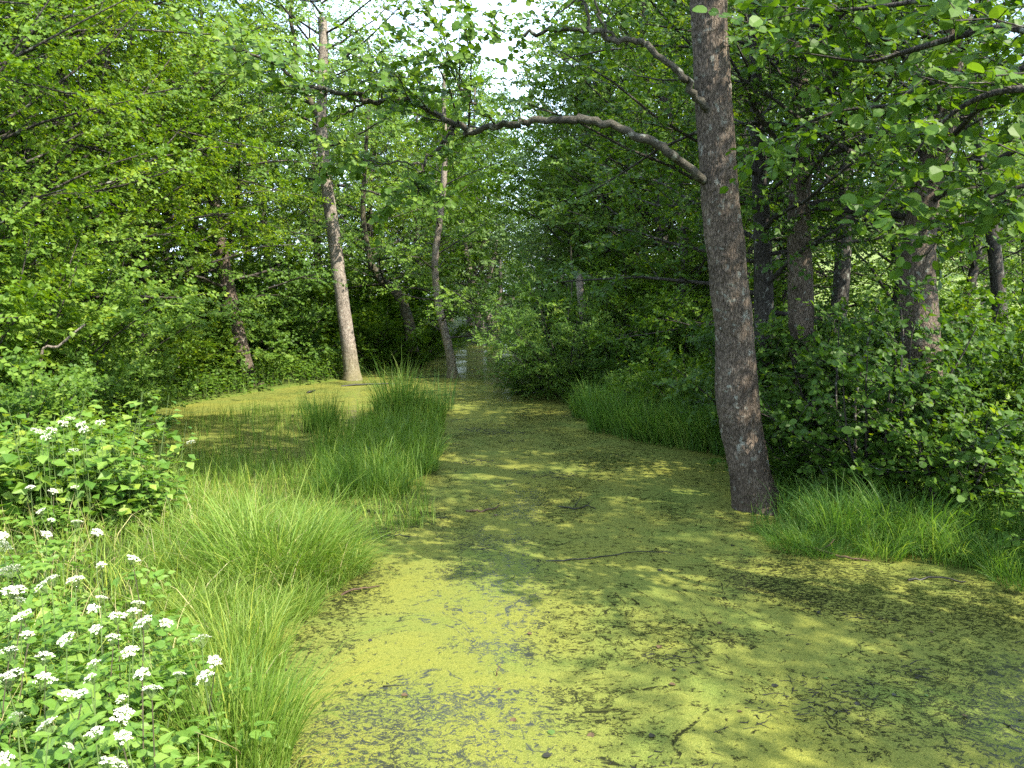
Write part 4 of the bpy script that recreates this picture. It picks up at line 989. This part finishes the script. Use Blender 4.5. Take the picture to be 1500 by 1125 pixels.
# creamy meadowsweet tops on the herb stand
V, Q, _r = blob_disc(14, .05, .03, 8, 9); msm = mesh_np('meadowsweet_head', V, [Q], M['petal'])
for px_, py_, Y_ in [(103, 616, 6.3), (92, 622, 6.2), (120, 624, 6.3), (75, 632, 6.1), (60, 636, 6.1), (52, 633, 6.2), (68, 642, 6.1), (147, 621, 6.4), (124, 632, 6.2), (108, 663, 5.9), (280, 650, 7.2)]:
    p = P(px_, py_, Y_); g_ = hz(p[0], p[1]); root = thing('meadowsweet', f'creamy white flower cluster above the herbs, {UORD[sorted((103, 92, 120, 75, 60, 52, 68, 147, 124, 108)).index(px_)]} from the left' if px_ < 200 else 'lone creamy flower on a stalk before the left channel', 'flower', (p[0], p[1], g_), 0, 'creamy flower clusters above the herbs' if px_ < 200 else None)
    W = Wood(); W.tube([[0, 0, 0], [.01, 0, (p[2] - g_) * .5], [0, 0, p[2] - g_]], [.004, .003, .002], 4); link('stem', W.mesh('meadowsweet_stem', M['stem']), root)
    o = link('flower_head', msm, root, (0, 0, p[2] - g_)); o.scale = (.9, .9, 1.1); o.rotation_euler = (rng.normal(0, .3), rng.normal(0, .3), 0)

# ------------------------------------------------------------------ floating sticks, a strip drawn as shadow, and leaves
def stick(label, pts, r, m='dead_wood', twigs=(), group=None):
    path = dense(np.array([G(x, y, z) for x, y, z in pts]), 4); path[1:-1] += rng.normal(0, .006, (len(path) - 2, 3)); b = path[0].copy(); W = Wood(); W.tube(path, np.linspace(r, r * .4, len(path)), 6)
    for t in twigs:
        q = dense(np.array([G(x, y, z) for x, y, z in t]), 3); W.tube(q, np.linspace(r * .5, r * .2, len(q)), 5)
    o = link('floating_stick_or_shadow', W.mesh('stick', M[m], b), loc=b); return tag(o, label, 'stick', group)
stick('brown stick floating in the middle of the channel', [(683, 748, .01), (700, 748, .02), (720, 745, .02), (733, 741, .015)], .014)
stick('forked twig floating left of the big trunk', [(818, 742, .0), (840, 744, .02), (862, 742, .01), (872, 746, 0)], .010, 'wet_wood', [[(840, 744, .02), (850, 730, .03), (852, 722, .01)], [(850, 744, .02), (862, 738, .02), (868, 731, .01)]])
stick('long thin wet branch lying across the duckweed below the twig', [(800, 822, .0), (850, 819, .008), (905, 812, .01), (950, 808, .008), (1005, 812, .0)], .007, 'wet_wood')
stick('black log by the foot of the pale trunk', [(500, 566, 0), (530, 563, .03), (565, 562, .02), (590, 562, 0)], .03, 'wet_wood')
stick('dark strip drawn as the shadow of the crooked trunk', [(600, 554, 0), (630, 552, .02), (652, 550, .02)], .02, 'wet_wood')  # dark strip laid on the duckweed as the trunk's cast shadow
stick('dark floating scrap near the far left bank', [(450, 576, 0), (456, 573, .04), (462, 572, 0)], .035, 'wet_wood')
stick('short upright broken twig in the lower channel', [(727, 990, 0), (728, 982, .03), (733, 972, .05)], .004)
stick('long thin stick at the right edge of the water', [(1470, 1060, 0), (1490, 1070, .01), (1520, 1085, 0)], .006, 'wet_wood')
# fine drifted litter, far too many bits to count
x = rng.uniform(-5, 5.5, 60000); y = rng.uniform(2.8, 15, 60000) ** 1.0
dsh = poly_sd(x, y, shore)
wgt = sn(x, y, 1.1, .4) * .5 + sn(x * 1.0, y * 2.0, 2.3, 1.2) * .5 + sn(x, y, 5.1, 2.2) * .45 + np.exp(dsh * 4) * .5
k_ = (dsh < -.02) & (wgt + rng.normal(0, .16, len(x)) > .70)
x, y = x[k_], y[k_]; m_ = len(x); an = rng.normal(.1, .75, m_); ln_ = .012 + rng.exponential(.016, m_).clip(0, .07)
A_ = np.stack([x, y, np.full(m_, .003)], 1); D_ = np.stack([np.cos(an), np.sin(an), rng.normal(0, .03, m_)], 1)
an2 = an + rng.normal(0, .7, m_); D2_ = np.stack([np.cos(an2), np.sin(an2), np.zeros(m_)], 1)
W = Wood(); wr = rng.uniform(.0012, .0035, m_); B_ = A_ + D_ * ln_[:, None]; W.sticks(A_, B_, wr, wr * .8); W.sticks(B_, B_ + D2_ * ln_[:, None] * .8, wr * .8, wr * .2)
link('drifting_litter', W.mesh('drifting_litter', M['wet_wood']), kind='stuff')
stick('rotten branch lying in the sedge foot right of the big trunk', [(1165, 800, .0), (1200, 806, .04), (1240, 818, .02), (1275, 822, 0)], .016, 'dead_wood', [[(1200, 806, .04), (1215, 798, .1), (1222, 790, .14)]])
stick('dark half sunk branch at the right water edge', [(1330, 850, 0), (1370, 846, .02), (1415, 852, .01)], .012, 'wet_wood')
stick('bleached stick at the water edge of the left bank', [(500, 872, .0), (525, 862, .03), (556, 858, .01)], .010, 'dead_wood')
stick('dark branch half sunk left of the channel middle', [(545, 790, 0), (575, 784, .02), (612, 786, 0)], .009, 'wet_wood', [[(575, 784, .02), (585, 775, .05)]])
lv = leaf_mesh('dead_leaf', [np.zeros((1, 3)), np.array([[1., 0, 0]]), np.array([[0, 0, 1.]]), np.ones(1), np.array([.5])], ROUND, M['dead_leaf'])
lv2 = lv.copy(); lv2.materials.clear(); lv2.materials.append(M['leaf_silver']); lv3 = lv.copy(); lv3.materials.clear(); lv3.materials.append(M['wet_wood'])
for i_ in range(46):
    px_, py_ = rng.uniform(470, 1480), rng.uniform(800, 1120) if i_ % 3 else rng.uniform(640, 800)
    p = G(px_, py_, .006)
    if poly_sd(np.array([p[0]]), np.array([p[1]]), shore)[0] > -.15: continue
    k_ = i_ % 5; me = lv2 if k_ == 0 else lv3 if k_ < 3 else lv
    o = link('floating_leaf', me, loc=p); s_ = rng.uniform(.025, .05); o.scale = (s_, s_, s_); o.rotation_euler = (rng.normal(0, .1), rng.normal(0, .1), rng.uniform(0, 6.28))
    tag(o, ['pale fallen leaf floating on the duckweed', 'black rotting leaf floating on the duckweed', 'brown fallen leaf floating on the duckweed'][0 if k_ == 0 else 1 if k_ < 3 else 2], 'leaf',
        ['pale leaves on the duckweed', 'black leaves on the duckweed', 'brown leaves on the duckweed'][0 if k_ == 0 else 1 if k_ < 3 else 2])
# a bent straw coloured grass head near the bottom
W = Wood(); p0 = G(350, 1100, .35); W.tube(dense(np.array([G(352, 1110, .12), p0, G(320, 1085, .5), G(285, 1072, .5)]), 3), np.linspace(.003, .0015, 10), 4)
o = link('grass_head', W.mesh('grass_head', M['straw'])); tag(o, 'bent straw coloured grass stalk between flowers and sedge', 'grass stalk')

# ------------------------------------------------------------------ which one of its row each repeat is
ORD = 'first second third fourth fifth sixth seventh eighth ninth tenth eleventh twelfth thirteenth fourteenth fifteenth sixteenth seventeenth eighteenth nineteenth twentieth twenty-first twenty-second twenty-third twenty-fourth twenty-fifth twenty-sixth twenty-seventh twenty-eighth twenty-ninth thirtieth thirty-first thirty-second'.split()
def number(group, text):
    obs = [o for o in C.objects if o.get('group') == group]
    obs.sort(key=lambda o: o.location.x / o.location.y)
    for i, o in enumerate(obs): o['label'] = text.format(ORD[i])
number(GL, 'leafy bush on far left bank, {} from the left edge')
number(GR, 'dark leafy bush on right bank, {} counting rightward from the willow bush')
number(GW, 'bright leaved tree behind left bank, {} from the left edge')
number('dark trees deep in the left wood', 'darker tree deep in the left wood, {} from the left')
number(GE, 'green tree behind right bank, {} from the channel bend going right')
number(GD, 'slender tree at far end of channel, {} from the left')
number(GI, 'grey green sedge tussock in the island, {} from its left side')
number(GN, 'light green sedge tussock on left bank, {} counting rightward from the flowers')
number(GS, 'drooping dark tussock at right water edge, {} from the big trunk')
number(GQ, 'shaded tussock left of the big trunk, {} from the willow bushes')
number(GH, 'tree across the meadow at right, {} from the left')
number('distant line of woods', 'low far tree seen through the gap, {} from the left')
